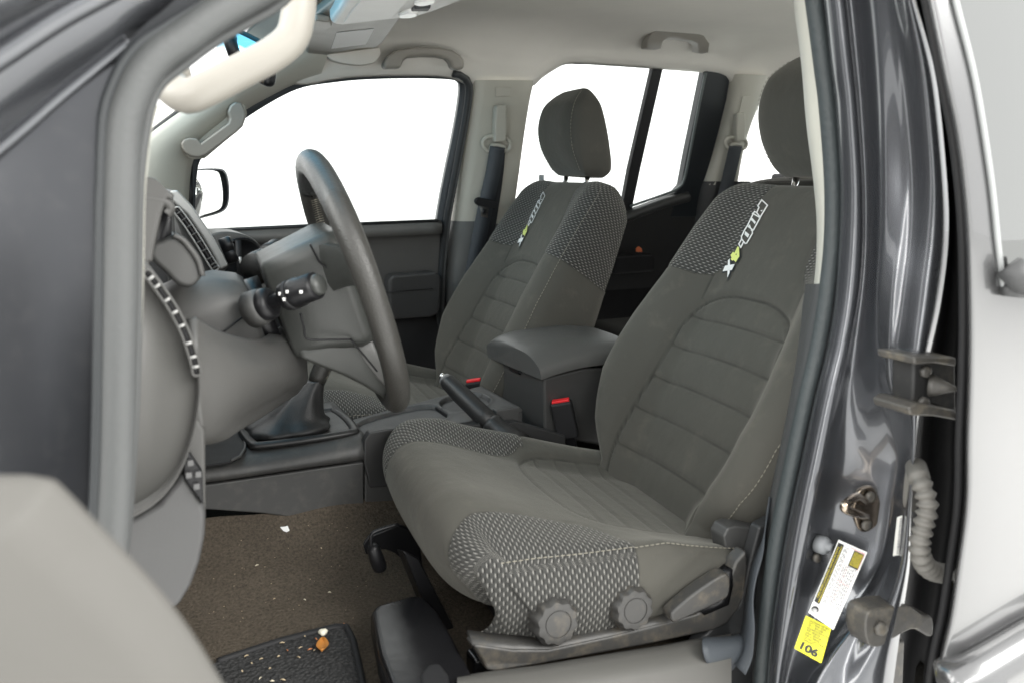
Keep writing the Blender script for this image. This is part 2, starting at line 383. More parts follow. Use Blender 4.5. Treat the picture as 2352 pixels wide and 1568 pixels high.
# back wall of the cab with its window frame
mk('back_wall', box((1.98, 1.48, .63), (.05, 1.5, .74)), BLKM, cab, bevel=.01)
mk('back_window', box((1.985, 1.48, 1.12), (.004, 1.4, .3)), GLASS, cab, smooth=False)
# far side below the windows and cab floor
mk('floor_pan', merge(box((.75, 1.48, .27), (2.6, 1.34, .03))), DARKC, cab)
mk('firewall', box((-.42, 1.48, .62), (.04, 1.5, .75)), BLKM, cab)
mk('side_panel', box((.7, 2.235, .55), (2.6, .03, .60)), BLKM, cab)
# windshield with a blue shade band along the top
wv = [(-.62, .86, .93), (-.62, 2.1, .93), (.34, 2.0, 1.30), (.34, .92, 1.30)]
WS = glass_mat('windshield_glass', (.95, .975, .98), (1.20, 1.225, (.12, .42, .62)))
mk('windshield', (wv, [(0, 1, 2, 3)]), WS, cab, smooth=False)
mk('windshield_header', prism([(.27, .9, 1.295), (.345, .9, 1.275), (.42, .9, 1.345)], (0, 1.12, 0)), HEAD, cab, bevel=.01)

# ------------------------------------------------------------------ far front door
fd = thing('front_door', 'closed charcoal front door across the cab behind the steering wheel', 'door', (.5, 2.2, .5))
def poly(pts, off=0): return [S(x, y, off) for x, y in pts]
mk('door_trim_panel', prism(poly([(380, 560), (1013, 530), (1008, 700), (1002, 1010), (420, 1020)]), (0, .04, 0)), plastic('door_vinyl_grey', (.105, .104, .100), .5), fd, bevel=.004)
lp = [S(400, 548, .012), S(600, 538, .012), S(800, 528, .012), S(1010, 518, .012)]
mk('window_ledge', sweep(resample(spl(lp, 20), 24), [(-.03, -.02), (-.03, .006), (-.024, .013), (.0, .014), (.012, .011), (.018, .003), (.018, -.02)]), plastic('ledge_grey', (.12, .118, .112), .4), fd)
mk('belt_line_seal', tube([S(400, 533, .02), S(700, 519, .02), S(1006, 507, .02)], .004), RUB, fd)
ar = prism(poly([(880, 640), (886, 628), (985, 620), (996, 628), (998, 640), (995, 700), (990, 716), (975, 722), (880, 728)], .0), (0, -.055, 0))
a_ = mk('armrest', ar, plastic('armrest_vinyl', (.05, .05, .05), .5), fd, bevel=.014, seg=4)
mk('armrest_seam', tube([S(880, 672, .0562), S(940, 668, .0562), S(994, 664, .0562)], .0012, 8), BLK, a_)
# window frame of the far front door
fr = spl([(436, 545), (432, 470), (438, 385), (452, 350), (520, 283), (600, 228), (680, 188), (760, 174), (840, 167), (950, 165), (1030, 168), (1056, 176), (1067, 195), (1064, 240), (1050, 320), (1033, 400), (1014, 505), (1000, 640), (996, 800), (990, 1000)], 120)
frw = [S(x, y, -.018) for x, y in fr]
mk('window_seal', sweep(resample(frw, 110), [(-.014, -.012), (.012, -.012), (.016, 0), (.012, .012), (-.014, .012)], up=(0, 1, 0)), plastic('frame_grey', (.05, .056, .062), .4), fd)
fr2 = spl([(1040, 170), (1063, 176), (1076, 198), (1072, 250), (1058, 330), (1041, 420), (1025, 510), (1014, 620), (1008, 760), (1002, 1000)], 60)
mk('door_seal', tube(resample([S(x, y, .012) for x, y in fr2], 60), .009, 10), RUB, fd)
mk('door_seal_lip', tube(resample([S(x+6, y, .016) for x, y in fr2], 60), .005, 10), SEAL, fd)
mk('glass_pane', (poly([(436, 540), (432, 470), (438, 385), (520, 280), (690, 182), (840, 165), (1040, 167), (1064, 195), (1048, 320), (1010, 515)], -.02), [tuple(range(10))]), GLASS, fd, smooth=False)
# door-mounted black triangle and outside mirror
mk('mirror_sail', prism(poly([(430, 520), (426, 430), (436, 372), (442, 362), (444, 520)], -.005), (0, .01, 0)), BLK, fd)
dm = thing('door_mirror', 'dark rounded door mirror outside the far front window', 'mirror', (.26, 2.42, .93))
def onplane(px, py, n, k):
    d = ray(px, py); n = np.array(n, float); return CAM+d*((k-n@CAM)/(n@d))
mn = np.array([.60, -.80, .02]); mc0 = U(476, 445, y=2.43)
mo = spl([(438, 392), (455, 388), (500, 387), (518, 394), (526, 420), (527, 455), (521, 478), (505, 490), (470, 500), (445, 504), (438, 480), (436, 430)], 48, True)
A_ = [onplane(x, y, mn, mn@mc0) for x, y in mo]; cA = sum(A_)/len(A_); rows = [[cA+(p-cA)*.93 for p in A_], A_]
for t in (.3, .6, .85, 1.0): rows.append([cA+(p-cA)*(1-.45*t*t)+np.array([-.09, .05, 0])*t for p in A_])
V, Fc = grid(rows, cu=True); n_ = len(A_); Fc.append(tuple((len(rows)-1)*n_+i for i in range(n_)))
mk('mirror_housing', (V, Fc), plastic('mirror_shell', (.045, .05, .058), .3), dm)
mi = [onplane(x, y, mn, mn@mc0+.003) for x, y in spl([(443, 398), (465, 392), (492, 393), (504, 402), (511, 440), (510, 470), (500, 483), (470, 493), (445, 498), (441, 450)], 40, True)]
mk('mirror_glass', prism(mi, (-.002, .003, 0)), simple('mirror_white', (.95, .95, .95), .03, 1), dm)

# ------------------------------------------------------------------ far rear door
rd = thing('rear_door', 'dark closed rear door on the far side with a divided window', 'door', (1.35, 2.2, .5))
mk('roof_edge_trim', tube(resample([S(x, y, -.01) for x, y in ((1290, 141), (1400, 144), (1500, 151), (1640, 163), (1660, 172))], 30), .007, 8), BLK, rd)
mk('window_divider', prism(poly([(1503, 145), (1525, 150), (1470, 395), (1450, 492), (1428, 488), (1446, 390)], -.01), (0, .02, 0)), BLKM, rd, bevel=.002)
mk('rear_frame', prism(poly([(1620, 158), (1650, 160), (1668, 168), (1677, 186), (1670, 230), (1650, 310), (1628, 390), (1600, 500), (1540, 500), (1550, 442), (1566, 424), (1580, 350), (1603, 240)], .002), (0, .03, 0)), plastic('black_frame', (.012, .015, .018), .4), rd, bevel=.005)
mk('frame_glint', tube(resample([S(x, y, .006) for x, y in spl([(1621, 168), (1606, 240), (1585, 350), (1571, 415), (1556, 434), (1520, 449), (1448, 474)], 40)], 40), .004, 8), plastic('glint_grey', (.10, .12, .12), .4), rd)  # paler tube along the frame edge; the glint is put into its colour
mk('door_trim_panel', prism(poly([(1200, 530), (1420, 500), (1448, 482), (1530, 452), (1562, 436), (1600, 440), (1640, 460), (1630, 620), (1500, 950), (1150, 950)], .0), (0, .03, 0)), plastic('rear_trim_black', (.022, .022, .022), .5), rd, bevel=.012, seg=3)
mk('window_ledge', tube(resample([S(x, y, .004) for x, y in ((1425, 505), (1470, 487), (1530, 465), (1580, 452))], 20), .016, 12), plastic('rear_trim_black2', (.03, .031, .03), .45), rd)
mk('armrest', prism(poly([(1395, 585), (1480, 580), (1486, 590), (1484, 620), (1392, 628)]), (0, -.05, 0)), BLKM, rd, bevel=.01)
mk('lock_knob', prism(poly([(1460, 571), (1465, 566), (1472, 571), (1473, 579), (1460, 579)], .05), (0, -.006, 0)), simple('orange_plastic', (.75, .20, .08), .5), rd, bevel=.001, label='small orange lock knob')
mk('glass_pane', (poly([(1215, 200), (1300, 135), (1510, 148), (1448, 490), (1180, 560)], -.012), [(0, 1, 2, 3, 4)]), GLASS, rd, smooth=False)
mk('quarter_pane', (poly([(1520, 148), (1625, 158), (1560, 440), (1450, 488)], -.012), [(0, 1, 2, 3)]), GLASS, rd, smooth=False)

# ------------------------------------------------------------------ seats
def stitch_line(name, pts, parent, r=.0007, dash=.0055, gap=.0022):
    P = np.array(pts); d = np.r_[0, np.cumsum(np.linalg.norm(np.diff(P, axis=0), axis=1))]; s = 0; parts = []
    while s+dash < d[-1]:
        q = [np.array([np.interp(t, d, P[:, k]) for k in range(3)]) for t in np.linspace(s, s+dash, 3)]
        parts.append(tube(q, [r*.7, r, r*.7], 6)); s += dash+gap
    return mk(name, merge(*parts), THREAD, parent)
LB = .565; EB = np.array([.493, 0, .870]); NB = np.array([-.870, 0, .493])
_wv = np.array([0, .04, .08, .16, .27, .36, .44, .54, .63, .75, .86, .93, 1.0])
_ww = np.array([.178, .200, .220, .248, .266, .268, .262, .253, .244, .240, .236, .230, .210])
WVs = np.array(spl(np.stack([_wv, _ww], 1), 200))
INS = [(.128, -.05), (.138, .02), (.150, .16), (.148, .34), (.137, .49), (.118, .56), (.09, .592), (.05, .610), (0, .614)]
INSP = [tuple(p) for p in spl([(a, b*LB) for a, b in INS]+[(-a, b*LB) for a, b in INS[::-1][1:]], 90)]
TEXP = [(.096, 1.3*LB), (.093, .86*LB), (.097, .735*LB), (.106, .695*LB), (.124, .662*LB), (.155, .645*LB), (.25, .64*LB), (.5, .60*LB), (.5, 1.3*LB)]
BOT = [(v, 0) for v in ()]
def bshape(v):
    b = np.interp(v, [0, .1, .25, .45, .62, .8, .95, 1.1], [.034, .055, .066, .058, .044, .030, .014, .006]); return b
SROT = math.radians(5.2)
def rotz(p, o, a): c, s_ = math.cos(a), math.sin(a); x, y = p[0]-o[0], p[1]-o[1]; return np.array([o[0]+c*x-s_*y, o[1]+s_*x+c*y, p[2]])
class Seat:
    def __init__(s, name, label, x0, yc, dx=0.0, knobs=True, near_detail=True):
        s.x0, s.yc, s.dx = x0, yc, dx; s.O = np.array([x0, yc, .50])
        s.root = thing(name, label, 'car seat', (x0-.2, yc, .36), 'front bucket seats'); s.knobs = knobs; s.lean, s.ws, s.coff = (.05, 1.0, -.052) if knobs else (.10, .955, -.075)
        s.backrest(); s.cushion(); s.headrest(); s.base(near_detail)
        s.root.rotation_euler.z = -SROT
    def bsec(s, v, N=110):
        """closed cross-section of the backrest at spine position v: local (lateral, depth) and arc-length"""
        ve = min(v, 1.0); w = s.ws*np.interp(ve, WVs[:, 0], WVs[:, 1]); b = bshape(v)
        T = np.interp(ve, [0, .2, .7, .9, 1.0], [.115, .12, .11, .10, .085])
        q = np.sin(np.linspace(-1, 1, N)*math.pi/2*.999)*.45+np.linspace(-1, 1, N)*.55
        aq = np.abs(q); d = b*smooth01((aq-.42)/.40)
        qe = .80; k = np.clip((aq-qe)/(1-qe), 0, 1); re = .048
        d = d-re*(1-np.sqrt(np.maximum(1-k**2.2, 0)))
        lat = q*w
        # side walls and back
        n2 = 14; dend = d[-1]
        sl = [(w*(1-.10*t**2), dend-(T+dend)*t) for t in np.linspace(.08, .85, n2)]
        bk = [(w*.9*math.cos(a), -T-.012*math.sin(a)) for a in np.linspace(.15, math.pi-.15, 16)]
        l2 = np.array([p[0] for p in sl]+[p[0] for p in bk]+[-p[0] for p in sl[::-1]]); d2 = np.array([p[1] for p in sl]+[p[1] for p in bk]+[p[1] for p in sl[::-1]])
        L = np.r_[lat, l2]; D = np.r_[d, d2]
        return L, D, N, n2
    def bpt(s, v, lat, d): return s.O+EB*(v*LB)+NB*d+np.array([0, lat-s.lean*max(0, 1-v), 0])
    def front(s, lat, v, lift=0.0):
        L, D, N, _ = s.bsec(v); return s.bpt(v, lat, np.interp(lat, L[:N], D[:N])+lift)
    def backrest(s):
        vs = np.r_[np.linspace(-.06, .90, 165), np.linspace(.907, 1.0, 20)]; rows = []; UV = []; REG = []; SEAM = []
        for v in vs:
            L, D, N, n2 = s.bsec(v); M = len(L)
            arc = np.r_[0, np.cumsum(np.hypot(np.diff(L), np.diff(D)))]; arc = arc-np.interp(0, L[:N], arc[:N])
            tot = arc[-1]+.05; ss = np.where(np.arange(M) < N+n2+8, arc, 0)
            ss = arc.copy(); ss[N+n2+8:] = arc[N+n2+8:]-(arc[-1]+np.hypot(L[0]-L[-1], D[0]-D[-1])-(-arc[0]))+0
            ss[N+n2+8:] = -(np.abs(arc[-1]-arc[N+n2+8:])+abs(arc[0])+.008)
            vv = np.full(M, v*LB)
            isd = sdf_poly(L[:N], vv[:N], INSP)
            f = np.zeros(M); f[:N] -= .0065*np.exp(-(isd/.0055)**2)
            f[:N] -= np.where(isd > 0, .004*smooth01(isd/.012), 0)
            sm = np.full(M, .1); sm[:N] = np.abs(isd)
            for rv in (.075, .20, .31, .42, .525):
                rr = (v-rv-.012*np.cos(L[:N]*9)+.012)*LB; g_ = np.exp(-(rr/.0035)**2)*(isd > .004); f[:N] -= .0034*g_
                f[:N] += np.where(isd > .004, .0026*np.exp(-((np.abs(rr)-.02)/.016)**2), 0)
                sm[:N] = np.where(isd > .003, np.minimum(sm[:N], np.abs(rr)+.0008), sm[:N])
            treg = sdf_poly(np.abs(ss), vv, TEXP); f -= .0018*np.exp(-(treg/.0028)**2); f += np.where(treg > 0, .0012, 0)
            sm = np.minimum(sm, np.abs(treg)+.0006)
            va = np.abs(np.abs(L)-.122); sm = np.where((v > .575) & (v < .66) & (np.arange(M) < N), np.minimum(sm, va+.0004), sm)
            f -= np.where((v > .575) & (v < .66), .002*np.exp(-(va/.003)**2), 0)*(np.arange(M) < N)
            # rounding over the top
            sh = 0 if v < .90 else 1-math.sqrt(max(1-((v-.90)/.10)**2, 0))
            pts = []
            for j in range(M):
                d = D[j]+f[j]; m_ = -.045
                d = m_+(d-m_)*(1-.62*sh)
                pts.append(s.bpt(v, L[j]*(1-.05*sh), d))
            rows.append(pts); UV += list(zip(ss, vv)); REG += list(treg); SEAM += list(sm)
        vf = grid(rows, cu=True, caps=True)
        s.back = mk('backrest', vf, FAB, s.root, uv=UV, attrs={'reg': REG, 'seam': SEAM})
        # stitched edge seams
        for sg, v0 in ((-1, .02), (1, .02)):
            pts = []
            for v in np.linspace(v0, .97, 120):
                L, D, N, n2 = s.bsec(v); w = L[N-1]; j = N-4; pts.append(s.bpt(v, sg*L[j]*1.0, D[j]+.001)+np.array([0, sg*.0015, 0]))
            stitch_line('seam_stitching', pts, s.back)
        s.logo()
    def logo(s):
        # lettering runs down the far shoulder; traced in the plane of the seat back, x = along, y = across
        def T(p):
            e = np.array([.493, 0, .870]); o = np.array([.77, 0, .5])+NB*.014
            px, py = (2160+p[0]/5.225)/1.3265, (570+p[1]/5.225)/1.3265
            pv = (.57, 1.155); C2 = rotz(CAM, pv, SROT); d = ray(px, py); d = rotz(CAM+d, pv, SROT)-C2; t = (NB@(o-C2))/(NB@d); w = C2+d*t
            vv = (w-o)@e/LB; return (vv, w[1]-1.155+.05*max(0, 1-vv))
        def put(poly_, mat, lift):
            # densify, then lay on the fabric
            tri = [T(p) for p in poly_]
            c = [s.front(l, v, lift) for v, l in tri]
            return c
        def fill(name, polys, mat, lift):
            V, Fc = [], []
            for pl in polys:
                b = len(V); c = put(pl, mat, lift); V += c; Fc.append(tuple(range(b, b+len(c))))
            return V, Fc
        def strokes(name, lines, w, lift):
            V, Fc = [], []
            for ln in lines:
                for a, b in zip(ln[:-1], ln[1:]):
                    a, b = np.array(a, float), np.array(b, float); d = (b-a)/np.linalg.norm(b-a); n = np.array([-d[1], d[0]])*w/2; e = d*w*.45
                    for k in range(4):
                        p0, p1 = a-e+(b-a+2*e)*k/4, a-e+(b-a+2*e)*(k+1)/4
                        q = len(V); V += put([p0+n, p1+n, p1-n, p0-n], None, lift); Fc.append((q, q+1, q+2, q+3))
            return V, Fc
        outl = [[(765, 155), (855, 240), (740, 430), (685, 360), (720, 275), (703, 250), (765, 155)], [(740, 430), (735, 445), (635, 630), (600, 640)],
                [(685, 360), (650, 340), (595, 445), (540, 560), (490, 640), (442, 740), (445, 780), (500, 850), (525, 845), (615, 690), (615, 640)],
                [(620, 370), (730, 435)], [(545, 575), (625, 640)], [(445, 780), (400, 860), (430, 915), (470, 835)]]
        dr = mk('lettering', strokes('l', outl, 21, .0026), WHITE, s.back, smooth=False)
        sol = [[(745, 325), (785, 315), (765, 345)], [(605, 430), (640, 470), (675, 510), (655, 545), (620, 500), (590, 480)], [(555, 560), (580, 550), (600, 610), (575, 590)],
               [(505, 655), (570, 710), (545, 762), (492, 710)]]
        mk('lettering_fill', fill('f', sol, None, .0030), WHITE, s.back, smooth=False)
        four = [[(388, 900), (410, 915), (415, 1065), (395, 1085), (360, 1062), (375, 1015), (345, 1030), (335, 1005)], [(315, 985), (335, 1010), (400, 1080), (355, 1155), (325, 1120), (300, 1130), (275, 1105), (290, 1085), (275, 1040)]]
        mk('lettering_figure', fill('f', four, None, .0036), LIME, s.back, smooth=False, label='lime green figure 4')
        ex = [[(262, 1095), (232, 1125), (230, 1200), (265, 1200)], [(185, 1210), (340, 1183), (295, 1278), (148, 1300)], [(225, 1270), (262, 1270), (258, 1325), (222, 1400)]]
        mk('lettering_cross', fill('f', ex, None, .0036), WHITE, s.back, smooth=False)
        sh = [[(388, 885), (425, 915), (430, 1070), (370, 1170), (325, 1140), (300, 1148), (345, 1200), (300, 1300), (272, 1300), (268, 1360), (210, 1455), (222, 1380), (222, 1300), (120, 1325), (180, 1205), (225, 1190), (228, 1120), (262, 1085), (270, 1040), (320, 975)]]
        mk('lettering_shadow', fill('f', [sh[0]], None, .0022), SHADOWP, s.back, smooth=False)
    def cushion(s):
        pr = [(.400, .452), (.370, .470), (.349, .505), (.341, .545), (.350, .578), (.380, .597), (.43, .588), (.50, .562), (.60, .530), (.70, .503), (.80, .482), (.84, .474)]
        P = resample(spl(pr, 200), 150); P[:, 0] += s.dx
        al = np.r_[0, np.cumsum(np.hypot(*np.diff(P, axis=0).T))]; TN = np.gradient(P, axis=0); TN /= np.linalg.norm(TN, axis=1)[:, None]
        NR = np.stack([-TN[:, 1], TN[:, 0]], 1)
        aw = [0, .05, .10, .15, .19, .24, .35, .46, .55, .60]; ww = [.200, .212, .223, .231, .236, .240, .242, .240, .234, .228]
        W_ = np.array(spl(np.stack([aw, ww], 1), 120)); N = 90; n2 = 26; rows = []; UV = []; REG = []; SEAM = []
        s.cP, s.cN, s.cal, s.cW = P, NR, al, W_
        xi = lambda x: np.interp(x+s.dx, P[60:, 0], al[60:])
        ins = spl([(0, xi(.545)), (.06, xi(.548)), (.11, xi(.560)), (.137, xi(.59)), (.146, xi(.64)), (.148, xi(.72)), (.148, xi(.9)+.05), (0, xi(.9)+.05)], 60)
        ins = [tuple(p) for p in ins]; insp = ins+[(-a, b) for a, b in ins[::-1]]
        a0 = xi(.585)
        texp = spl([(.9, -.1), (.205, -.1), (.198, .05), (.190, .10), (.182, .15), (.172, .19), (.166, .24), (.163, .30), (.168, .36), (.185, a0-.02), (.225, a0-.002)], 60)
        texp = [tuple(p) for p in texp]+[(.27, a0), (.9, a0-.012)]
        texf = [tuple(p) for p in spl([(.9, .02), (.235, .03), (.16, .075), (.125, .12), (.112, .17), (.114, .24), (.118, .30), (.125, .35), (.16, .385), (.235, .40), (.9, .41)], 60)]
        for i in range(len(P)):
            a = al[i]; w = np.interp(a, W_[:, 0], W_[:, 1]); q = np.sin(np.linspace(-1, 1, N)*math.pi/2)*.4+np.linspace(-1, 1, N)*.6
            lat = q*w; aq = np.abs(q)
            b = np.interp(a, [0, .15, .25, .4, .6], [.0, .002, .020, .028, .024]); d = b*smooth01((aq-.45)/.35)
            k = np.clip((aq-.70)/.30, 0, 1); re = np.interp(a, [0, .12, .2, .45, .6], [.02, .024, .032, .028, .020]); d_far = d-re*(1-np.sqrt(np.maximum(1-k**2.2, 0)))
            dm = np.clip(.545-P[i, 1], -.052, .022)*smooth01((a-.06)/.10)-.016*(1-smooth01((a-.06)/.10)); kb = np.clip((aq-.45)/.55, 0, 1); kr = np.clip((aq-.90)/.10, 0, 1)
            d = np.where(q < 0, dm*kb**2.0-.010*(1-np.sqrt(np.maximum(1-kr**2.2, 0))), d_far)
            isd = sdf_poly(lat, np.full(N, a), insp); f = -.0045*np.exp(-(isd/.005)**2)-np.where(isd > 0, .003*smooth01(isd/.012), 0); sm = np.abs(isd)
            for xr in (.595, .635, .675, .715):
                rr = a-xi(xr)+.10*np.maximum(np.abs(lat)-.06, 0)**1.3; f -= .002*np.exp(-(rr/.003)**2)*(isd > .004); sm = np.where(isd > .003, np.minimum(sm, np.abs(rr)+.0010), sm)
            n = np.array([NR[i, 0], 0, NR[i, 1]]); base = np.array([P[i, 0], s.yc+s.coff, P[i, 1]]); swp = .022*(1-smooth01((P[i, 0]-s.dx-.34)/.22))
            # side skirts drop from the edge to a base line along the seat pan
            t_ = np.clip((P[i, 0]-s.dx-.33)/.45, 0, 1); pa = i/(len(P)-1)
            bx = s.dx+.375+.335*pa; bz = .440+.060*max(0, (pa-.74)/.26)
            top = [base+n*(d[j])+np.array([swp*aq[j]**3.2, lat[j], 0]) for j in range(N)]
            arc = np.r_[0, np.cumsum([np.linalg.norm(top[j+1]-top[j]) for j in range(N-1)])]; arc -= np.interp(0, lat, arc)
            def skirt(sg):
                e = top[-1] if sg > 0 else top[0]; bt = np.array([bx, s.yc+s.coff+sg*(w+.006), bz]); o = []
                for t in np.linspace(0, 1, n2+1)[1:]:
                    p = e+(bt-e)*t; bul = .012*math.sin(math.pi*t**.8)
                    if pa > .6: bul += .004*math.sin(t*9+pa*55)*smooth01((pa-.6)/.1)*(1-t)
                    o.append(p+np.array([0, sg*bul, 0]))
                return o
            A = skirt(-1); B = skirt(1)
            row = A[::-1]+top+B
            da = [arc[0]-np.linalg.norm(p-top[0]) for p in A][::-1]; db = [arc[-1]+np.linalg.norm(p-top[-1]) for p in B]
            ss = np.r_[da, arc, db]; treg = np.where(ss < 0, sdf_poly(np.abs(ss), np.full(len(ss), a), texp), sdf_poly(np.abs(ss), np.full(len(ss), a), texf))
            ff = np.r_[np.zeros(n2), f, np.zeros(n2)]-.0016*np.exp(-(treg/.0028)**2)+np.where(treg > 0, .001, 0)
            row = [p+(n*ff[j] if n2 <= j < n2+N else np.array([0, math.copysign(ff[j], ss[j]), 0])) for j, p in enumerate(row)]
            smm = np.minimum(np.r_[np.full(n2, .1), sm, np.full(n2, .1)], np.abs(treg)+.0006)
            ax_ = .17+(np.array([p[0] for p in row])-s.dx-.38)*1.03; jj = np.arange(len(ss)); zz = np.array([p[2] for p in row]); sk = (jj < n2) | (jj >= n2+N)
            us = np.where(sk, np.sign(ss)*(.26+.55-zz), ss); av = np.where(sk, ax_, a)     # side panel and top panel are cut from separate cloth, sewn along the seam
            rows.append(row); UV += list(zip(us, av)); REG += list(treg); SEAM += list(smm)
        s.crows = rows; s.cN0 = n2
        s.cush = mk('cushion', grid(rows), FAB, s.root, uv=UV, attrs={'reg': REG, 'seam': SEAM})
        for jj, sg in ((n2+1, -1), (n2+N-2, 1)):
            pts = [rows[i][jj]+np.array([NR[i, 0]*.0015, sg*.0018, NR[i, 1]*.0015]) for i in range(40, 146)]
            stitch_line('seam_stitching', pts, s.cush)
    def headrest(s):
        hr = bpy.data.objects.new('headrest', None); COL.objects.link(hr); hr.parent = s.root
        c0 = s.bpt(1.0, 0, -.03)
        rows = []; UV = []; SE = []
        H = .195; e = np.array([.10, 0, .995]); e /= np.linalg.norm(e); nf = np.array([-.995, 0, .10])
        o = c0+np.array([-.012, 0, .018]); K = 64
        def sm_(xs, ys): return np.array(spl(list(zip(xs, ys)), 120))
        WW = sm_([0, .12, .3, .55, .8, 1], [.086, .098, .107, .111, .104, .086]); FF = sm_([0, .12, .3, .55, .8, 1.0], [.004, .026, .052, .066, .058, .030]); BB = sm_([0, .12, .35, .7, 1.0], [.070, .077, .062, .034, .006])
        for i in range(41):
            t = (1-math.cos(math.pi*i/40))/2; w, ff, bb = (float(np.interp(t, A__[:, 0], A__[:, 1])) for A__ in (WW, FF, BB))
            cap = 1.0
            if t < .10: cap = .72+.28*math.sqrt(max(0, 1-((.10-t)/.10)**2))
            if t > .78: cap = .10+.90*math.sqrt(max(0, 1-((t-.78)/.221)**2))
            r = []
            for j in range(K):
                a = 2*math.pi*j/K; ca, sa = math.cos(a), math.sin(a); p_ = 2/4.0
                lx = math.copysign(abs(ca)**p_, ca)*w; dd = math.copysign(abs(sa)**p_, sa); dd = dd*(ff if sa > 0 else bb)
                dm = (ff-bb)/2
                r.append(o+e*(t*H)+np.array([0, lx*(.58+.42*cap**.8), 0])+nf*(dm+(dd-dm)*cap)); UV.append((lx, t*H)); SE.append(.1)
            rows.append(r)
        V, Fc = grid(rows, cu=True, caps=True)
        pad = mk('headrest_pad', (V, Fc), FAB, s.root, sub=2, uv=UV, attrs={'reg': [-1]*len(V), 'seam': SE})
        bpy.data.objects.remove(hr); pad.name = 'headrest'
        for sg in (-1, 1):
            j = 7 if sg > 0 else K//2-7
            pts = [rows[i][j]+nf*.001+np.array([0, sg*.0012, 0]) for i in range(6, 36)]
            stitch_line('seam_stitching', pts, pad)
            b0 = s.bpt(.955, sg*.062, -.04); b1 = o+np.array([.02, sg*.062, .012])
            mk('headrest_post', tube([b0, b1], .0058, 12), CHROME, s.root)
            mk('post_sleeve', tube([s.bpt(.965, sg*.062, -.04), s.bpt(1.0, sg*.062, -.038)+np.array([0, 0, .003])], .012, 14), BLK, s.root)
        if not s.knobs:
            b = s.bpt(1.0, .20, -.02); mk('seat_tag', box(b+np.array([0, -.01, .004]), (.003, .03, .022)), simple('grey_tag', (.35, .36, .36), .7), s.root)
    def base(s, near):
        x, y = s.dx, s.yc
        # pan and rails under the cushion
        mk('seat_pan', box((.59+x, y+s.coff, .425), (.30, .42, .05)), BLKM, s.root, bevel=.01)
        for sg in (-1, 1):
            mk('seat_rail', box((.62+x, y-.05+sg*.17, .385), (.40, .045, .04)), BLK, s.root, bevel=.004)
drv = Seat('bucket_seat', 'nearest bucket seat, olive grey cloth with white PRO-4X lettering and two adjuster knobs', .77, 1.155, .015, True)
pas = Seat('bucket_seat', 'farther bucket seat beside the far pillar belt, whole headrest visible against the window', .72, 1.888, -.005, False)
def NSd(px, py, off=0.0):
    n = np.array([math.sin(SROT), math.cos(SROT), 0]); d = ray(px, py); k = n@np.array([.70, .828, 0])+off; return CAM+d*((k-n@CAM)/(n@d))
# driver seat: woven-side adjuster knobs, side shield, recliner lever
def knob(px, py, R):
    o = NSd(px, py, .018)
    lob = lambda t, r: .055*math.cos(10*t)*(r > R*.6)
    pr = [(R*.80, 0), (R*.98, -.002), (R*1.0, .014), (R*.96, .021), (R*.86, .0255), (R*.66, .0262), (R*.60, .0262), (R*.585, .0248), (R*.55, .0248), (R*.535, .0258), (.003, .0258)]
    return mk('adjuster_knob', lathe(pr, o, (-.06, -1, .10), 80, lob), TRIM, drv.root, angle=38)
knob(1262, 1414, .0290); knob(1436, 1384, .0275)
sh = [(1082, 1478), (1100, 1478), (1180, 1490), (1260, 1490), (1400, 1460), (1540, 1425), (1600, 1408), (1640, 1385), (1672, 1340), (1690, 1290), (1716, 1262), (1720, 1300), (1712, 1360), (1700, 1395), (1672, 1432), (1640, 1448), (1500, 1478), (1350, 1506), (1240, 1526), (1140, 1543), (1118, 1540), (1108, 1518)]
mk('side_shield', prism([NSd(a, b) for a, b in sh], (0, .022, 0)), TRIM, drv.root, bevel=.006, seg=3)
tp = [NSd(a, b, .001) for a, b in ((1085, 1480), (1180, 1491), (1260, 1491), (1400, 1461), (1540, 1426), (1600, 1409))]
mk('shield_ledge', grid([[p, p+np.array([.002, .012, .002]), p+np.array([.004, .026, .003])] for p in tp]), TRIM, drv.root, solid=.004)
br = [(1662, 1232), (1672, 1212), (1690, 1206), (1756, 1214), (1764, 1228), (1730, 1262), (1712, 1300), (1690, 1300), (1672, 1290)]
mk('recliner_bracket', prism([NSd(a, b, .030) for a, b in br], (0, .03, 0)), plastic('bracket_grey', (.05, .05, .049), .45), drv.root, bevel=.003)
mk('shield_slot', prism([NSd(a, b, -.0012) for a, b in ((1668, 1318), (1682, 1306), (1684, 1345), (1674, 1388), (1618, 1412), (1606, 1402), (1650, 1380), (1666, 1352))], (0, .02, 0)), BLK, drv.root)
lv = spl([(1541, 1416), (1548, 1402), (1600, 1358), (1655, 1322), (1672, 1318), (1678, 1332), (1676, 1362), (1662, 1378), (1600, 1408), (1556, 1428), (1545, 1428)], 40, True)
mk('recliner_lever', prism([NSd(a, b, -.020) for a, b in lv], (.002, .022, 0)), TRIM, drv.root, bevel=.007, seg=3)
# passenger recliner hinge cover on its near side
c = spl([(1236, 790), (1240, 730), (1258, 694), (1282, 679), (1310, 680), (1334, 700), (1342, 735), (1338, 790)], 30)
mk('recliner_cover', prism([U(a, b, y=1.592) for a, b in c], (.004, .05, 0)), plastic('recliner_cover_plastic', (.045, .045, .044), .4), pas.root, bevel=.016, seg=4)
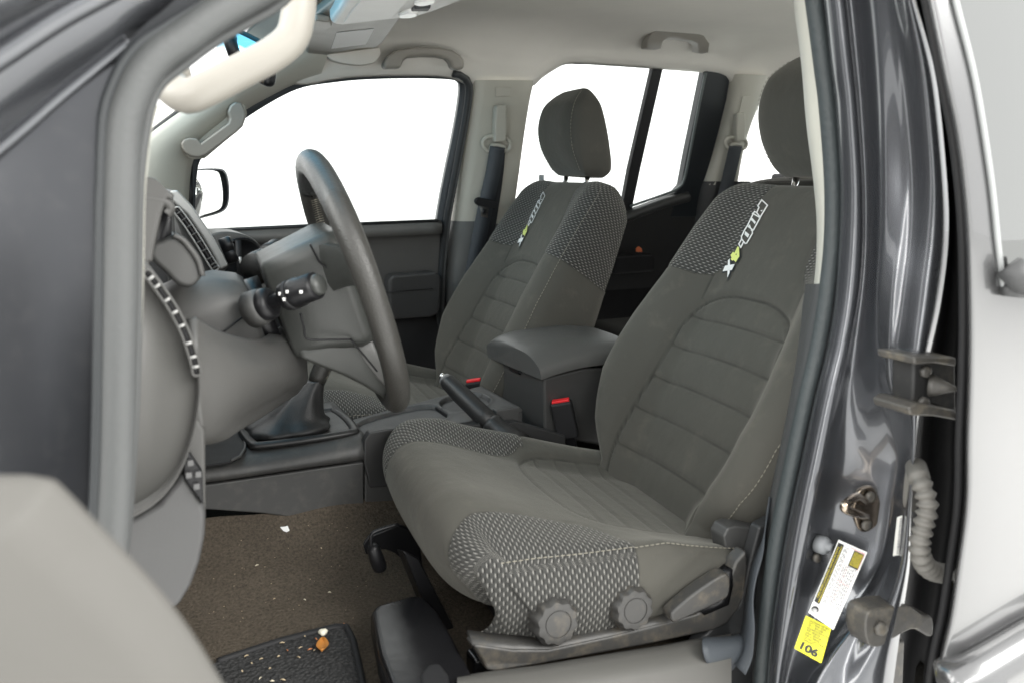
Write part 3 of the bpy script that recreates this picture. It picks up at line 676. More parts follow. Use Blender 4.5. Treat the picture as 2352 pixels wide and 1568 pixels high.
# front cross tube lever under the driver seat
sl = thing('seat_slide_lever', 'black grip on a bent wire in front of the near seat base', 'lever', U(865, 1270, y=1.12))
mk('wire_bar', tube(spl([U(915, 1203, y=1.12), U(880, 1213, y=1.12), U(858, 1222, y=1.12), U(852, 1232, y=1.12), U(853, 1255, y=1.12), U(858, 1270, y=1.12)], 24), .0028, 8), BLK, sl)
mk('grip', tube([U(856, 1250, y=1.12), U(858, 1258, y=1.12), U(864, 1280, y=1.12), U(871, 1298, y=1.12), U(874, 1307, y=1.12), U(875, 1311, y=1.12)], [.006, .009, .0105, .0105, .009, .005], 14), BLK, sl)
mk('crossmember', prism([U(a, b, y=1.16) for a, b in ((832, 1250), (845, 1232), (912, 1205), (960, 1222), (970, 1300), (930, 1290), (905, 1270), (885, 1262), (860, 1264), (840, 1275))], (.004, .010, 0)), BLK, drv.root, bevel=.003)
mk('crossmember_leg', prism([U(a, b, y=1.05) for a, b in ((925, 1262), (962, 1280), (1110, 1568), (1060, 1600))], (.0, .03, -.01)), BLK, drv.root, bevel=.003)

# rear bench seat
bs = thing('bench_seat', 'dark rear bench seat behind the near seat, mostly hidden', 'bench seat', (1.7, 1.5, .35))
bk = [(1.62, .55), (1.70, .93), (1.735, .985), (1.78, .985), (1.83, .95), (1.80, .5)]
rows = []
for y in np.linspace(.9, 2.13, 40):
    e = 1-.10*(abs(y-1.5)/.62)**8; cpt = (1.75, .7)
    rows.append([(cpt[0]+(a-cpt[0])*e, y, cpt[1]+(b-cpt[1])*e) for a, b in spl(bk, 60, True)])
V, Fc = grid(rows, cu=True, caps=True)
arr = np.array(V); dsd = .13-np.abs(arr[:, 1]-1.98)
mk('rear_backrest', (V, Fc), FABR, bs, uv=[(p[1], p[2]) for p in V], attrs={'reg': list(dsd), 'seam': list(np.abs(dsd)+.0005)})
mk('rear_cushion', box((1.45, 1.5, .53), (.5, 1.2, .14)), plastic('rear_cloth', (.03, .03, .028), .9), bs, bevel=.03, seg=3)
hrp = spl([(1.70, 0), (1.69, .10), (1.72, .16), (1.77, .16), (1.79, .08), (1.77, 0)], 30, True)
rows = []
for k in np.linspace(-1, 1, 17):
    e = math.sqrt(max(.02, 1-abs(k)**4)); rows.append([(1.74+(a-1.74)*e, 1.74+k*.12, .995+(.08+(b-.08)*e)) for a, b in hrp])
mk('rear_headrest', grid(rows, cu=True, caps=True), plastic('rear_headrest_cloth', (.03, .03, .027), .95), bs)

# ------------------------------------------------------------------ steering wheel
sw = thing('steering_wheel', 'black leather three spoke steering wheel with stitched rim', 'steering wheel', (.30, 1.13, .857))
C0 = np.array([.293, 1.13, .856]); E1 = np.array([.10, .995, 0]); E2 = np.array([-.29, 0, .957]); AX = np.cross(E1, E2); AX /= np.linalg.norm(AX)
E1 = np.cross(E2, AX); E1 /= np.linalg.norm(E1); E2 /= np.linalg.norm(E2)
def wl(p, q, a): return C0+E1*p+E2*q+AX*a
R = .164
ring = [wl(R*math.cos(t), R*math.sin(t), 0) for t in np.linspace(0, 2*math.pi, 121)[:-1]]
rr = [.0166+.0016*sum(math.exp(-((math.degrees(t)-c_+540) % 360-180)**2/500) for c_ in (40, 140)) for t in np.linspace(0, 2*math.pi, 121)[:-1]]
rim = mk('rim', tube(ring, rr, 20, up=AX, closed=True, flat=.92), LEA, sw)
# smooth cap at the top of the rim
ring2 = [wl(R*math.cos(t), R*math.sin(t), 0) for t in np.linspace(math.radians(52), math.radians(142), 40)]
mk('rim_cap', tube(ring2, [.0180]*40, 20, up=AX, flat=.93), leather('smooth_leather', (.045, .047, .046), .30), sw)
# baseball stitching on the inner far side of the rim and at the lower spoke
def zig(t0, t1, n, name):
    parts = []
    for i in range(n):
        t = math.radians(t0+(t1-t0)*i/n); dt = math.radians((t1-t0)/n)
        def rp(tt, ph, r=.0176):
            c = wl(R*math.cos(tt), R*math.sin(tt), 0); rad = -(E1*math.cos(tt)+E2*math.sin(tt)); return c+r*(math.cos(ph)*rad+math.sin(ph)*AX*.92)
        parts.append(tube([rp(t, -.35), rp(t+dt*.3, -.02), rp(t+dt*.6, .0)], .0009, 5)); parts.append(tube([rp(t, .35), rp(t+dt*.3, .02), rp(t+dt*.6, .0)], .0009, 5))
    mk(name, merge(*parts), THREAD, rim)
zig(-8, 50, 34, 'rim_stitching'); zig(232, 262, 16, 'rim_stitching')
# hub: rear shell and airbag pad
def hubloft(secs, mat, name):
    rows = []
    for w, q0, q1, a, r in secs:
        rows.append([wl(x, (q0+q1)/2+y, a) for x, y in rrect(w, q1-q0, r, 6)])
    return mk(name, grid(rows, cu=True, caps=True), mat, sw)
hubloft([(.12, -.050, .066, -.104, .012), (.138, -.054, .072, -.100, .016), (.15, -.058, .078, -.06, .018), (.165, -.068, .084, -.02, .02), (.16, -.066, .082, -.004, .02)], SATIN, 'hub_shell')
hubloft([(.15, -.062, .068, -.014, .025), (.158, -.066, .070, .004, .03), (.15, -.060, .066, .020, .03), (.12, -.045, .05, .028, .03)], LEA, 'airbag_pad')
for pts in ([(712, 561), (724, 584), (739, 607), (778, 627), (822, 647)], [(690, 720), (698, 752), (706, 778), (760, 780), (808, 779)], [(806, 779), (838, 818), (866, 852)]):
    mk('hub_seam', tube([U(x, y, y=1.046) for x, y in spl(pts, 20)], .0013, 8), BLK, sw)
def spoke(pts, w, th, mat, name):
    P_ = [wl(*p) for p in pts]; rows = []
    n = len(P_)
    for i in range(n):
        a = P_[max(i-1, 0)]; b = P_[min(i+1, n-1)]; T_ = (b-a)/np.linalg.norm(b-a); sd = np.cross(AX, T_); sd /= np.linalg.norm(sd)
        rows.append([P_[i]+sd*u_*w[i]+AX*v_*th for u_, v_ in ((-1, -.6), (-1, .2), (-.7, 1), (.7, 1), (1, .2), (1, -.6), (.6, -1), (-.6, -1))])
    return mk(name, grid(rows, cu=True, caps=True), mat, sw, angle=50)
for sg in (-1, 1):
    spoke([(sg*.055, .040, -.035), (sg*.09, .046, -.022), (sg*.125, .046, -.008), (sg*.156, .040, 0)], [.031, .028, .024, .020], .010, SATIN, 'spoke')
def hubsec(q, w, a0, a1, r=.008): return [wl(x, q, (a0+a1)/2+y) for x, y in rrect(w, a1-a0, r, 4)]
mk('lower_spoke', grid([hubsec(*p) for p in ((-.04, .138, -.100, -.012), (-.054, .138, -.098, -.012), (-.072, .134, -.080, -.012), (-.095, .126, -.056, -.010), (-.118, .114, -.036, -.006, .006), (-.140, .102, -.020, .002, .005), (-.156, .094, -.008, .006, .005))], cu=True, caps=True), SATIN, sw)
mk('spoke_insert', grid([hubsec(*p) for p in ((-.058, .142, -.030, -.006, .004), (-.09, .131, -.024, -.004, .004), (-.12, .117, -.014, .002, .004), (-.134, .109, -.010, .004, .004))], cu=True, caps=True), SPOKE, sw)
# ------------------------------------------------------------------ steering column with stalks
sc_ = thing('steering_column', 'grey steering column shroud behind the wheel hub', 'steering column', (.12, 1.13, .85))
def colsec(a, w, q0, q1, r): return [wl(x, (q0+q1)/2+y, a) for x, y in rrect(w, q1-q0, r, 6)]
mk('column_shroud', grid([colsec(*p) for p in ((-.42, .12, -.06, .04, .03), (-.30, .13, -.065, .052, .035), (-.235, .15, -.075, .072, .05), (-.20, .155, -.078, .076, .045), (-.16, .15, -.075, .070, .04), (-.135, .135, -.065, .058, .035), (-.128, .12, -.055, .05, .03))], cu=True, caps=True), DASH, sc_)
mk('column_seam', tube([wl(-.077, -.01+.03*k, -.235+.09*k) for k in (0, .33, .66, 1.0)], .0012, 8), BLK, sc_)
mk('column_neck', lathe([(.05, 0), (.05, .03)], wl(0, 0, -.14), AX, 28), BLK, sc_)
def stalk(sg, parent, base, tip, lab):
    s_ = thing('control_stalk', lab, 'stalk', base, 'column stalks')
    b, t = np.array(base), np.array(tip); d = t-b
    mk('stalk_collar', lathe([(.0225, -.016), (.0215, -.002), (.0195, .003), (.014, .005)], b, d, 28), DASHD, s_)
    mk('stalk_boot', lathe([(.018, 0), (.020, .006), (.0185, .012), (.014, .016)], b, d, 28), BLK, s_)
    mk('stalk_arm', tube([b, b+d*.35, b+d*.45], [.009, .011, .013], 14, flat=.8), BLK, s_)
    e = mk('stalk_switch', tube([b+d*.42, b+d*.46, b+d*.70, b+d*.74, b+d*.97, t], [.014, .0200, .0205, .019, .019, .0165], 24, flat=.85), BLK, s_)
    mk('stalk_ring', tube([b+d*.52, b+d*.60], [.0211, .0211], 24, flat=.85), BLKM, e)
    return s_, d
b0, t0 = U(603, 703, y=1.04), U(728, 655, y=.985)
s1, d1 = stalk(-1, sc_, b0, t0, 'thick black stalk with a turning end on the near side of the column')
nrm = d1/np.linalg.norm(d1)
mk('stalk_mark', lathe([(.0045, 0), (.0045, .002)], b0+d1*.80+np.array([0, -.0135, .001]), (.2, -1, .05), 16), simple('tan_mark', (.35, .33, .27), .5), s1)
sd_ = np.cross(d1, [0, 0, 1]); sd_ /= np.linalg.norm(sd_); sd_ = sd_ if sd_[1] < 0 else -sd_
for k, h in ((.53, .004), (.60, -.004), (.66, .003), (.90, -.003)):
    mk('stalk_symbol', box(b0+d1*k+sd_*.0206+np.array([0, 0, h]), (.0035, .0012, .0035)), WHITE, s1)
mk('stalk_tip', lathe([(.0125, -.006), (.0125, .003), (.011, .006)], t0, d1, 24), SATIN, s1)
stalk(1, sc_, U(600, 608, y=1.23), U(641, 572, y=1.27), 'short black stalk with white symbols beyond the column')

# ------------------------------------------------------------------ dashboard
db = thing('dashboard', 'grey dashboard with hooded gauges, vents and a silver trimmed centre stack', 'dashboard', (-.1, 1.45, .7))
# main pad running across the cab
pad = [(-.45, .90), (-.2, .935), (.0, .925), (.055, .90), (.075, .86), (.07, .80), (.05, .72), (-.45, .66)]
mk('dash_pad', grid([[(a-.02, y, b-.03) for a, b in spl(pad, 60)] for y in (.93, 1.0, 1.2, 1.4, 1.7, 2.0, 2.14)]), DASHD, db, solid=.01)
# round end cap on the near side
endc = [(300, 590), (325, 598), (350, 622), (385, 668), (420, 722), (445, 780), (457, 840), (460, 900), (452, 970), (432, 1045), (400, 1110), (355, 1160), (290, 1200)]
ec = spl(endc, 70)
back = [(150, 1150), (150, 640)]
face = [U(x, y, y=.842) for x, y in ec]+[U(x, y, y=.842) for x, y in back]
inner = []
rows = [[U(x, y, y=.842)-np.array([.012*1, 0, 0]) for x, y in ec], [U(x, y, y=.84) for x, y in ec], [U(x, y, y=.848)+np.array([.004, .0, 0]) for x, y in ec], [U(x, y, y=.87)+np.array([.004, .0, 0]) for x, y in ec], [U(x, y, y=.96)+np.array([-.004, 0, 0]) for x, y in ec]]
ctr = sum(face)/len(face)
rows = []
for sc_k, yy in ((.90, .846), (.93, .842), (.955, .838), (.985, .840), (1.0, .848), (1.0, .87), (.99, .93)):
    rows.append([np.array([ctr[0]+(U(x, y, y=.842)[0]-ctr[0])*sc_k, yy, ctr[2]+(U(x, y, y=.842)[2]-ctr[2])*sc_k]) for x, y in ec])
mk('end_cap_rim', grid(rows), DASH, db)
mk('end_cap', prism([np.array([ctr[0]+(p[0]-ctr[0])*.91, .846, ctr[2]+(p[2]-ctr[2])*.91]) for p in face], (0, .02, 0)), plastic('end_cap_grey', (.07, .069, .065), .5), db)
# slim side vent let into the rim
va = spl([(333, 622), (360, 655), (395, 706), (425, 765), (445, 825), (452, 860)], 40)
def vstrip(pts, w, y, dz=0): return [U(x, yy, y=y) for x, yy in pts]
def vent(name, pts, wpx, y, nslat, frame, parent, slat, dy=-.001):
    v = thing_part(name, parent)
    L = []; Rr = []
    for i, p in enumerate(pts):
        a = np.array(pts[max(i-1, 0)]); b = np.array(pts[min(i+1, len(pts)-1)]); t = (b-a)/np.linalg.norm(b-a); n = np.array([-t[1], t[0]])
        k = wpx*(1 if 0 < i < len(pts)-1 else .5)
        L.append(np.array(p)+n*k); Rr.append(np.array(p)-n*k)
    W3 = lambda q, dd=0: U(q[0], q[1], y=y)+np.array([.0, dd, 0])
    vo = mk('side_vent' if wpx > 9 else name, grid([[W3(a, dy), W3(b, dy)] for a, b in zip(L, Rr)]), BLK, parent, solid=.002)
    mk('vent_frame', tube([W3(a, dy-.002) for a in L]+[W3(a, dy-.002) for a in Rr[::-1]], .0014, 8, closed=True), frame, vo)
    parts = []
    for i in range(1, nslat+1):
        k = int(i*(len(pts)-1)/(nslat+1)); parts.append(tube([W3(L[k]*.9+Rr[k]*.1, dy-.003), W3(L[k]*.1+Rr[k]*.9, dy-.003)], .0014, 6))
    mk('vent_slat', merge(*parts), slat, vo)
    return vo
def thing_part(*a): return None
vent('side_vent', va, 9.2, .836, 8, DASH, db, SILV)
# lower panel under the end cap, with a switch bank facing the seat
lo = [(285, 1200), (300, 1192), (365, 1155), (405, 1105), (420, 1080), (470, 1160), (474, 1180), (472, 1230), (460, 1290), (440, 1345), (412, 1392), (300, 1440), (200, 1440)]
mk('kick_panel', prism([U(x, y, y=.868) for x, y in lo], (0, .10, 0)), plastic('kick_grey', (.060, .060, .060), .5), db, bevel=.012, seg=3)
sb = [U(x, y, y=.862) for x, y in ((418, 1046), (430, 1030), (466, 1085), (468, 1160), (424, 1098))]
swb = mk('switch_panel', prism(sb, (0, .02, 0)), BLK, db, bevel=.002)
for (x, y) in ((437, 1062), (433, 1090)):
    for k in range(2):
        p = U(x+k*18, y+k*26, y=.860); mk('switch_button', box(p, (.006, .004, .006)), plastic('button_grey', (.09, .09, .09), .4), swb, bevel=.001)
mk('kick_upper', prism([U(x, y, y=.90) for x, y in ((400, 960), (455, 960), (472, 985), (474, 1180), (400, 1060))], (0, .05, 0)), DASH, db, bevel=.004)
# instrument hood and binnacle
hood_l = spl([(318, 412), (335, 408), (352, 414), (370, 428), (388, 448), (393, 470)], 30)
rows = [[U(x, y, y=yy)+np.array([dx, 0, 0]) for x, y in hood_l] for yy, dx in ((.93, -.02), (.95, 0), (1.0, .006), (1.15, .0), (1.27, -.02))]
rows = []
for yy in np.linspace(.955, 1.30, 18):
    k = (yy-1.13)/.175; hgt = .968+.014*math.sqrt(max(0, 1-k*k)); r = []
    for a, b in spl([(-.25, -.03), (-.10, .004), (.0, .010), (.040, .006), (.056, .002), (.060, -.004), (.056, -.009)], 30): r.append((a+.004, yy, hgt+b))
    rows.append(r)
mk('gauge_hood', grid(rows), DASH, db, solid=.008)
hs = [(300, 408), (326, 407), (345, 407), (356, 411), (372, 424), (387, 440), (393, 450), (387, 447), (380, 452), (373, 466), (366, 484), (360, 505), (355, 530), (348, 560), (344, 592), (338, 640), (300, 640)]
mk('hood_side', prism([U(x, y, y=.955) for x, y in hs], (0, .012, 0)), DASH, db, bevel=.004, seg=3)
mk('hood_rim', tube([U(x, y, y=.958) for x, y in spl([(394, 455), (387, 447), (379, 453), (366, 484), (356, 526), (347, 568), (342, 600)], 40)], .0035, 10), DASH, db)
mk('gauge_face', prism([U(x, y, y=1.0) for x, y in ((345, 590), (352, 540), (364, 490), (380, 455), (394, 448), (395, 560), (360, 600))], (0, .28, 0)), BLK, db)
mk('hood_cheek', prism([U(x, y, y=1.26) for x, y in ((350, 470), (398, 446), (404, 560), (350, 600))], (0, .02, 0)), DASHD, db, bevel=.003)
bn = spl([(352, 562), (372, 553), (400, 541), (418, 551), (434, 568), (454, 598), (464, 634), (440, 660), (410, 655), (383, 630), (346, 592)], 60, True)
mk('binnacle', prism([U(x, y, y=.99) for x, y in bn], (0, .3, 0)), DASHD, db, bevel=.008, seg=3)
mk('binnacle_edge', tube([U(x, y, y=.988) for x, y in spl([(398, 540), (418, 550), (434, 567), (455, 598), (465, 634)], 24)], .0032, 8), DASH, db)
# lower cover under the column
lc = [[(425, 735), (500, 780), (580, 795), (640, 770), (672, 742)], [(425, 800), (520, 825), (600, 825), (668, 785), (680, 800)], [(428, 880), (540, 875), (620, 862), (678, 850), (687, 862)], [(440, 980), (500, 967), (560, 935), (640, 890), (684, 870)], [(450, 1000), (510, 990), (560, 960), (640, 910), (670, 890)]]
dep = [.91, .95, 1.03, 1.13, 1.19]
rows = []
for ri, r in enumerate(lc):
    rows.append([U(x, y, y=dep[k]+(.02 if ri == 0 else .03 if ri == 4 else 0)) for k, (x, y) in enumerate(r)])
rows = [spl(r, 40) for r in zip(*[spl(list(c), 30) for c in zip(*rows)])]
mk('knee_panel', grid(rows), DASH, db, solid=.012, soff=-1)
mk('panel_screw', lathe([(.004, 0), (.004, .003), (.002, .004)], U(657, 866, y=1.175)+np.array([0, -.012, 0]), (.2, -1, 0), 14), STEEL, db)
mk('dash_underside', box((-.10, 1.62, .68), (.26, .94, .18)), BLKM, db, bevel=.02)  # matte black, so the shadow under the dash is in its colour
# centre stack with silver trim and vents
cs = [(392, 442), (408, 438), (440, 470), (480, 530), (510, 575), (526, 612), (515, 625), (470, 640), (440, 600), (410, 520), (392, 480)]
mk('centre_stack', prism([U(x, y, y=1.37) for x, y in cs], (0, .28, 0)), DASHD, db, bevel=.004)
tr = [(392, 440), (408, 437), (440, 472), (482, 532), (510, 582), (524, 612), (506, 620), (498, 598), (470, 550), (430, 492), (396, 462)]
mk('stack_trim', prism([U(x, y, y=1.362) for x, y in tr], (0, .03, 0)), SILV, db, bevel=.003)
vb = spl([(402, 478), (430, 515), (458, 558), (485, 602), (497, 620)], 40)
vent('stack_vent', vb, 8, 1.358, 9, SILV, db, DASH)
for k, (x, y) in enumerate(((508, 570), (515, 590))):
    kb = U(x, y, y=1.42); mk('stack_knob', lathe([(.014, 0), (.014, .016), (.012, .019)], kb, (.9, -.1, .3), 24), BLK, db)
# far end of the dash with its round vent
fe = spl([(470, 545), (505, 533), (545, 535), (580, 548), (605, 575), (622, 612), (628, 660), (480, 680)], 50)
mk('dash_end', prism([U(x, y, y=1.98) for x, y in fe], (0, .14, 0)), DASH, db, bevel=.014, seg=3)
vo_ = mk('round_vent', lathe([(.05, 0), (.05, .006), (.044, .009), (.043, .004), (.003, .003)], U(555, 598, y=1.975), (.25, -1, 0), 36), BLK, db)
mk('vent_slat', merge(box(U(549, 590, y=1.963), (.012, .006, .07)), box(U(575, 600, y=1.963), (.05, .006, .010))), BLKM, vo_)
mk('vent_slider', box(U(552, 598, y=1.957), (.006, .006, .014)), SILV, vo_)

# ------------------------------------------------------------------ centre console
cc = thing('centre_console', 'charcoal centre console with cup holders between the front seats', 'console', (.4, 1.48, .4))
def side_poly(pts, y): return [U(a, b, y=y) for a, b in pts]
mk('console_side', prism(side_poly([(300, 1125), (478, 1112), (836, 1060), (836, 1180), (760, 1184), (700, 1192), (660, 1186), (600, 1178), (480, 1170), (300, 1170)], 1.365), (0, .24, -.0)), CONS, cc, bevel=.003)
mk('console_side_rear', prism(side_poly([(838, 1060), (900, 1046), (1300, 1000), (1300, 1120), (838, 1180)], 1.367), (0, .24, 0)), CONS, cc, bevel=.003)
rows = [[U(300, 1122, y=1.363), U(480, 1106, y=1.363), U(660, 1080, y=1.363), U(838, 1055, y=1.363)],
        [U(300, 1110, y=1.362), U(480, 1094, y=1.362), U(660, 1068, y=1.362), U(838, 1040, y=1.362)],
        [U(300, 1092, y=1.368), U(480, 1076, y=1.368), U(660, 1048, y=1.37), U(838, 1016, y=1.37)],
        [U(300, 1080, y=1.385), U(480, 1060, y=1.385), U(660, 1030, y=1.39), U(838, 998, y=1.39)]]
za = U(660, 1030, y=1.39)[2]
last = rows[-1]
for yy in (1.42, 1.5, 1.6, 1.615): rows.append([np.array([p[0], yy, p[2]+.004]) for p in last])
rows.append([np.array([p[0], 1.62, p[2]-.12]) for p in last])
rows = [spl(r, 30) for r in rows]
mk('console_top', grid(rows), CONS, cc, solid=.004, soff=-1)
# front tray
trp = rows[3]
bin_c = [U(x, y, z=za+.0055) for x, y in ((440, 1000), (552, 990), (562, 1000), (562, 1030), (552, 1048), (530, 1058), (440, 1072))]
mk('front_tray', prism(bin_c, (0, 0, -.004)), BLKM, cc, bevel=.0015)
mk('tray_rim', tube([p+np.array([0, 0, .001]) for p in bin_c[1:6]], .0025, 8), CONS, cc)
# rear block with cup holders
zt = .586
blk = [U(885, 983, y=1.385), U(1000, 962, y=1.385), U(1100, 944, y=1.385), U(1196, 930, y=1.385)]
x0b, x1b = .385, .668
zl = lambda x: .541+(.582-.541)*(x-x0b)/(x1b-x0b)
def blkpt(x, y, dz=0): return (x, y, zl(x)+dz)
# top sheet with two wells cut by building it as rings
def well_sheet(x0, x1, y0, y1, wells):
    nx, ny = 90, 60; V = []; Fc = []
    for i in range(nx+1):
        for j in range(ny+1):
            x = x0+(x1-x0)*i/nx; y = y0+(y1-y0)*j/ny; dpt = -1e9
            for (cx, cy, rx, ry, pw) in wells:
                k = (abs((x-cx)/rx)**pw+abs((y-cy)/ry)**pw)**(1/pw); dpt = max(dpt, (1-k)*min(rx, ry))
            dz = -.05*smooth01((dpt+.002)/.006) if dpt > -.002 else .0015*math.exp(-((dpt+.005)/.003)**2)
            ed = min(x-x0, x1-x, y-y0, y1-y); dz -= .006*(1-math.sqrt(max(0, 1-(1-min(ed, .006)/.006)**2)))
            V.append((x, y, zl(x)+dz))
    for i in range(nx):
        for j in range(ny): Fc.append((i*(ny+1)+j, (i+1)*(ny+1)+j, (i+1)*(ny+1)+j+1, i*(ny+1)+j+1))
    return V, Fc
mk('cup_holder_top', well_sheet(x0b-.03, x1b, 1.385, 1.575, [(.470, 1.488, .078, .066, 3), (.60, 1.50, .042, .052, 2.4)]), CONS, cc, angle=60)
mk('cup_holder_block', prism([(x0b-.03, 1.3855, zl(x0b)-.010), (x1b-.0005, 1.3855, zl(x1b)-.008), (x1b-.0005, 1.3855, .50), (x0b-.03, 1.3855, .47)], (0, .189, 0)), plastic('block_side', (.05, .05, .05), .5), cc, bevel=.002)
mk('cup_divider', box((.552, 1.49, .540), (.010, .11, .05)), BLKM, cc, bevel=.003)
mk('cup_holder_end', prism([U(x, y, y=1.382) for x, y in ((1140, 942), (1194, 933), (1194, 968), (1140, 976))], (0, .02, 0)), CONS, cc, bevel=.003)
mk('console_recess', prism(side_poly([(838, 1010), (850, 992), (888, 985), (1190, 968), (1300, 1000), (1300, 1100), (850, 1120), (836, 1060)], 1.3605), (0, .02, 0)), plastic('recess_black', (.032, .032, .032), .5), cc, bevel=.003)
# armrest box with its lid
mk('armrest_box', prism([U(1248, 868, y=1.385), U(1340, 845, y=1.385), U(1420, 845, y=1.385), U(1420, 1030, y=1.385), U(1250, 1000, y=1.385)], (-.004, .205, 0)), plastic('armrest_box_black', (.045, .045, .044), .48), cc, bevel=.006, seg=3)
lid_near = spl([(1240, 858), (1260, 850), (1300, 838), (1345, 828), (1400, 822), (1460, 818)], 20)
lid_far = spl([(1128, 790), (1160, 770), (1210, 756), (1270, 749), (1340, 744), (1390, 752)], 20)
rows = []
for a, b in zip(lid_near, lid_far):
    A = U(a[0], a[1], y=1.378); B = U(b[0], b[1], y=1.60); B[0] = A[0]-.01; r = []
    for t in np.linspace(0, 1, 25):
        hump = (1-abs(2*t-1)**4)*.022; p = A+(B-A)*t; p[2] = A[2]+.006+hump+(B[2]-A[2]-.004)*t*.6; r.append(p)
    low = [np.array([p[0]+.004, p[1]+(.004 if k == 0 else 0), A[2]-.012]) for k, p in enumerate(r[::-1])]
    rows.append(r+low)
lid = mk('armrest_lid', grid(rows, cu=True, caps=True), plastic('lid_vinyl', (.075, .075, .072), .42, grain=500), cc, angle=70)
mk('lid_latch', box(U(1190, 842, y=1.50)+np.array([-.004, 0, -.004]), (.012, .05, .014)), BLK, cc, bevel=.004)

# gear lever
gl = thing('gear_lever', 'manual gear lever with black leather boot on the console', 'gear lever', U(690, 990, y=1.49))
bz = [U(583, 985, y=1.42), U(618, 1020, y=1.40), U(822, 986, y=1.40), U(806, 952, y=1.56), U(600, 962, y=1.56)]
bz = [(.195, 1.41), (.36, 1.405), (.36, 1.555), (.195, 1.56)]
zb = lambda x: np.interp(x, [.1, .4], [za+.002, za+.006])
path = [np.array([x+.0, y, zb(x)+.004]) for x, y in ((.205, 1.405), (.28, 1.40), (.352, 1.405), (.362, 1.42), (.366, 1.48), (.362, 1.545), (.35, 1.558), (.28, 1.562), (.205, 1.558), (.193, 1.545), (.189, 1.48), (.193, 1.42))]
mk('boot_bezel', sweep(spl(path, 60, True), [(-.009, -.004), (.009, -.004), (.008, .003), (.003, .006), (-.005, .005)], closed=True), plastic('bezel_black', (.02, .02, .02), .35), gl)
mk('bezel_well', box((.278, 1.481, zb(.28)+.001), (.15, .135, .004)), BLKM, gl)
T0 = U(728, 872, y=1.47); rows = []
for i in range(26):
    t = i/25; cpt = np.array([.258, 1.478, zb(.27)+.003])*(1-t)+T0*t; h = zb(.27)+.003+(T0[2]-zb(.27)-.003)*t; r = []
    for j in range(48):
        a = 2*math.pi*j/48; rad = .046*(1-t)**1.35+.0145+.010*math.exp(-((t-.12)/.1)**2)
        sq = (abs(math.cos(a))**3+abs(math.sin(a))**3)**(-1/3)*(1-t)+t
        fold = 1+.09*math.sin(a*5+t*5)*(1-t)*t*3+.03*math.sin(a*9+t*12)*(1-t)
        r.append(np.array([cpt[0]+rad*sq*fold*math.cos(a)*1.08, cpt[1]+rad*sq*fold*math.sin(a), h]))
    rows.append(r)
mk('boot', grid(rows, cu=True, caps=True), LEAT, gl)
K0 = U(764, 790, y=1.47)
mk('shaft_sleeve', tube([T0-np.array([0, 0, .003]), T0+(K0-T0)*.1, T0+(K0-T0)*.6, K0], [.0145, .0155, .0165, .018], 20), LEA, gl)
mk('gear_knob', tube([K0, K0+(K0-T0)*.15, K0+(K0-T0)*.5, K0+(K0-T0)*.75, K0+(K0-T0)*.82], [.018, .024, .027, .02, .008], 20), LEA, gl)
stitch_line('seam_stitching', [T0+(K0-T0)*t+np.array([.012, -.0105, 0]) for t in np.linspace(.05, .9, 20)], gl, .0012, .006, .003)

# handbrake
hb = thing('handbrake', 'raised black handbrake lever with chrome button beside the cup holders', 'handbrake', U(1130, 970, y=1.43))
A, B = U(1024, 872, y=1.46), U(1134, 978, y=1.352)
d = B-A
mk('grip', tube([A-d*.02, A, A+d*.05, A+d*.14, A+d*.30, A+d*.8, B], [.008, .0130, .0152, .0156, .0175, .0180, .0172], 24), LEAT, hb)
mk('grip_cap', tube([A-d*.035, A+d*.02], [.0112, .0138], 20), plastic('cap_grey', (.2, .2, .2), .4), hb)
mk('release_button', tube([A-d*.10, A-d*.095, A-d*.055, A-d*.05, A-d*.03], [.004, .0068, .0068, .0048, .0048], 18), CHROME, hb)
mk('boot', tube([B-d*.06, B, B+d*.06, B+d*.22, B+d*.45], [.019, .021, .019, .024, .032], 20), LEAT, hb)

# belt buckles
def buckle(name, lab, top, bot, y, w, lean):
    o = thing(name, lab, 'belt buckle', U(bot[0], bot[1], y=y), 'front belt buckles')
    T_, B_ = U(top[0], top[1], y=y), U(bot[0], bot[1], y=y); e = T_-B_; ez = e/np.linalg.norm(e); ex = np.array(lean, float); ex -= ez*(ex@ez); ex /= np.linalg.norm(ex); ey = np.cross(ez, ex)
    L_ = np.linalg.norm(e); mk('buckle_body', box((T_+B_)/2, (w, .022, L_), ex, ey, ez), BLKM, o, bevel=.005, seg=3)
    mk('red_button', box(T_+ez*.0005, (w*.82, .012, .007), ex, ey, ez), RED, o, bevel=.0015)
    mk('buckle_stalk', box(B_-ez*.03, (w*.6, .014, .08), ex, ey, ez), BLK, o, bevel=.003)
buckle('belt_buckle', 'near belt buckle with bright red button against the armrest box', (1288, 921), (1306, 1004), 1.372, .040, (.75, -.5, .25))
buckle('belt_buckle', 'far belt buckle with red button behind the handbrake', (1088, 874), (1100, 930), 1.62, .036, (.75, -.5, .3))

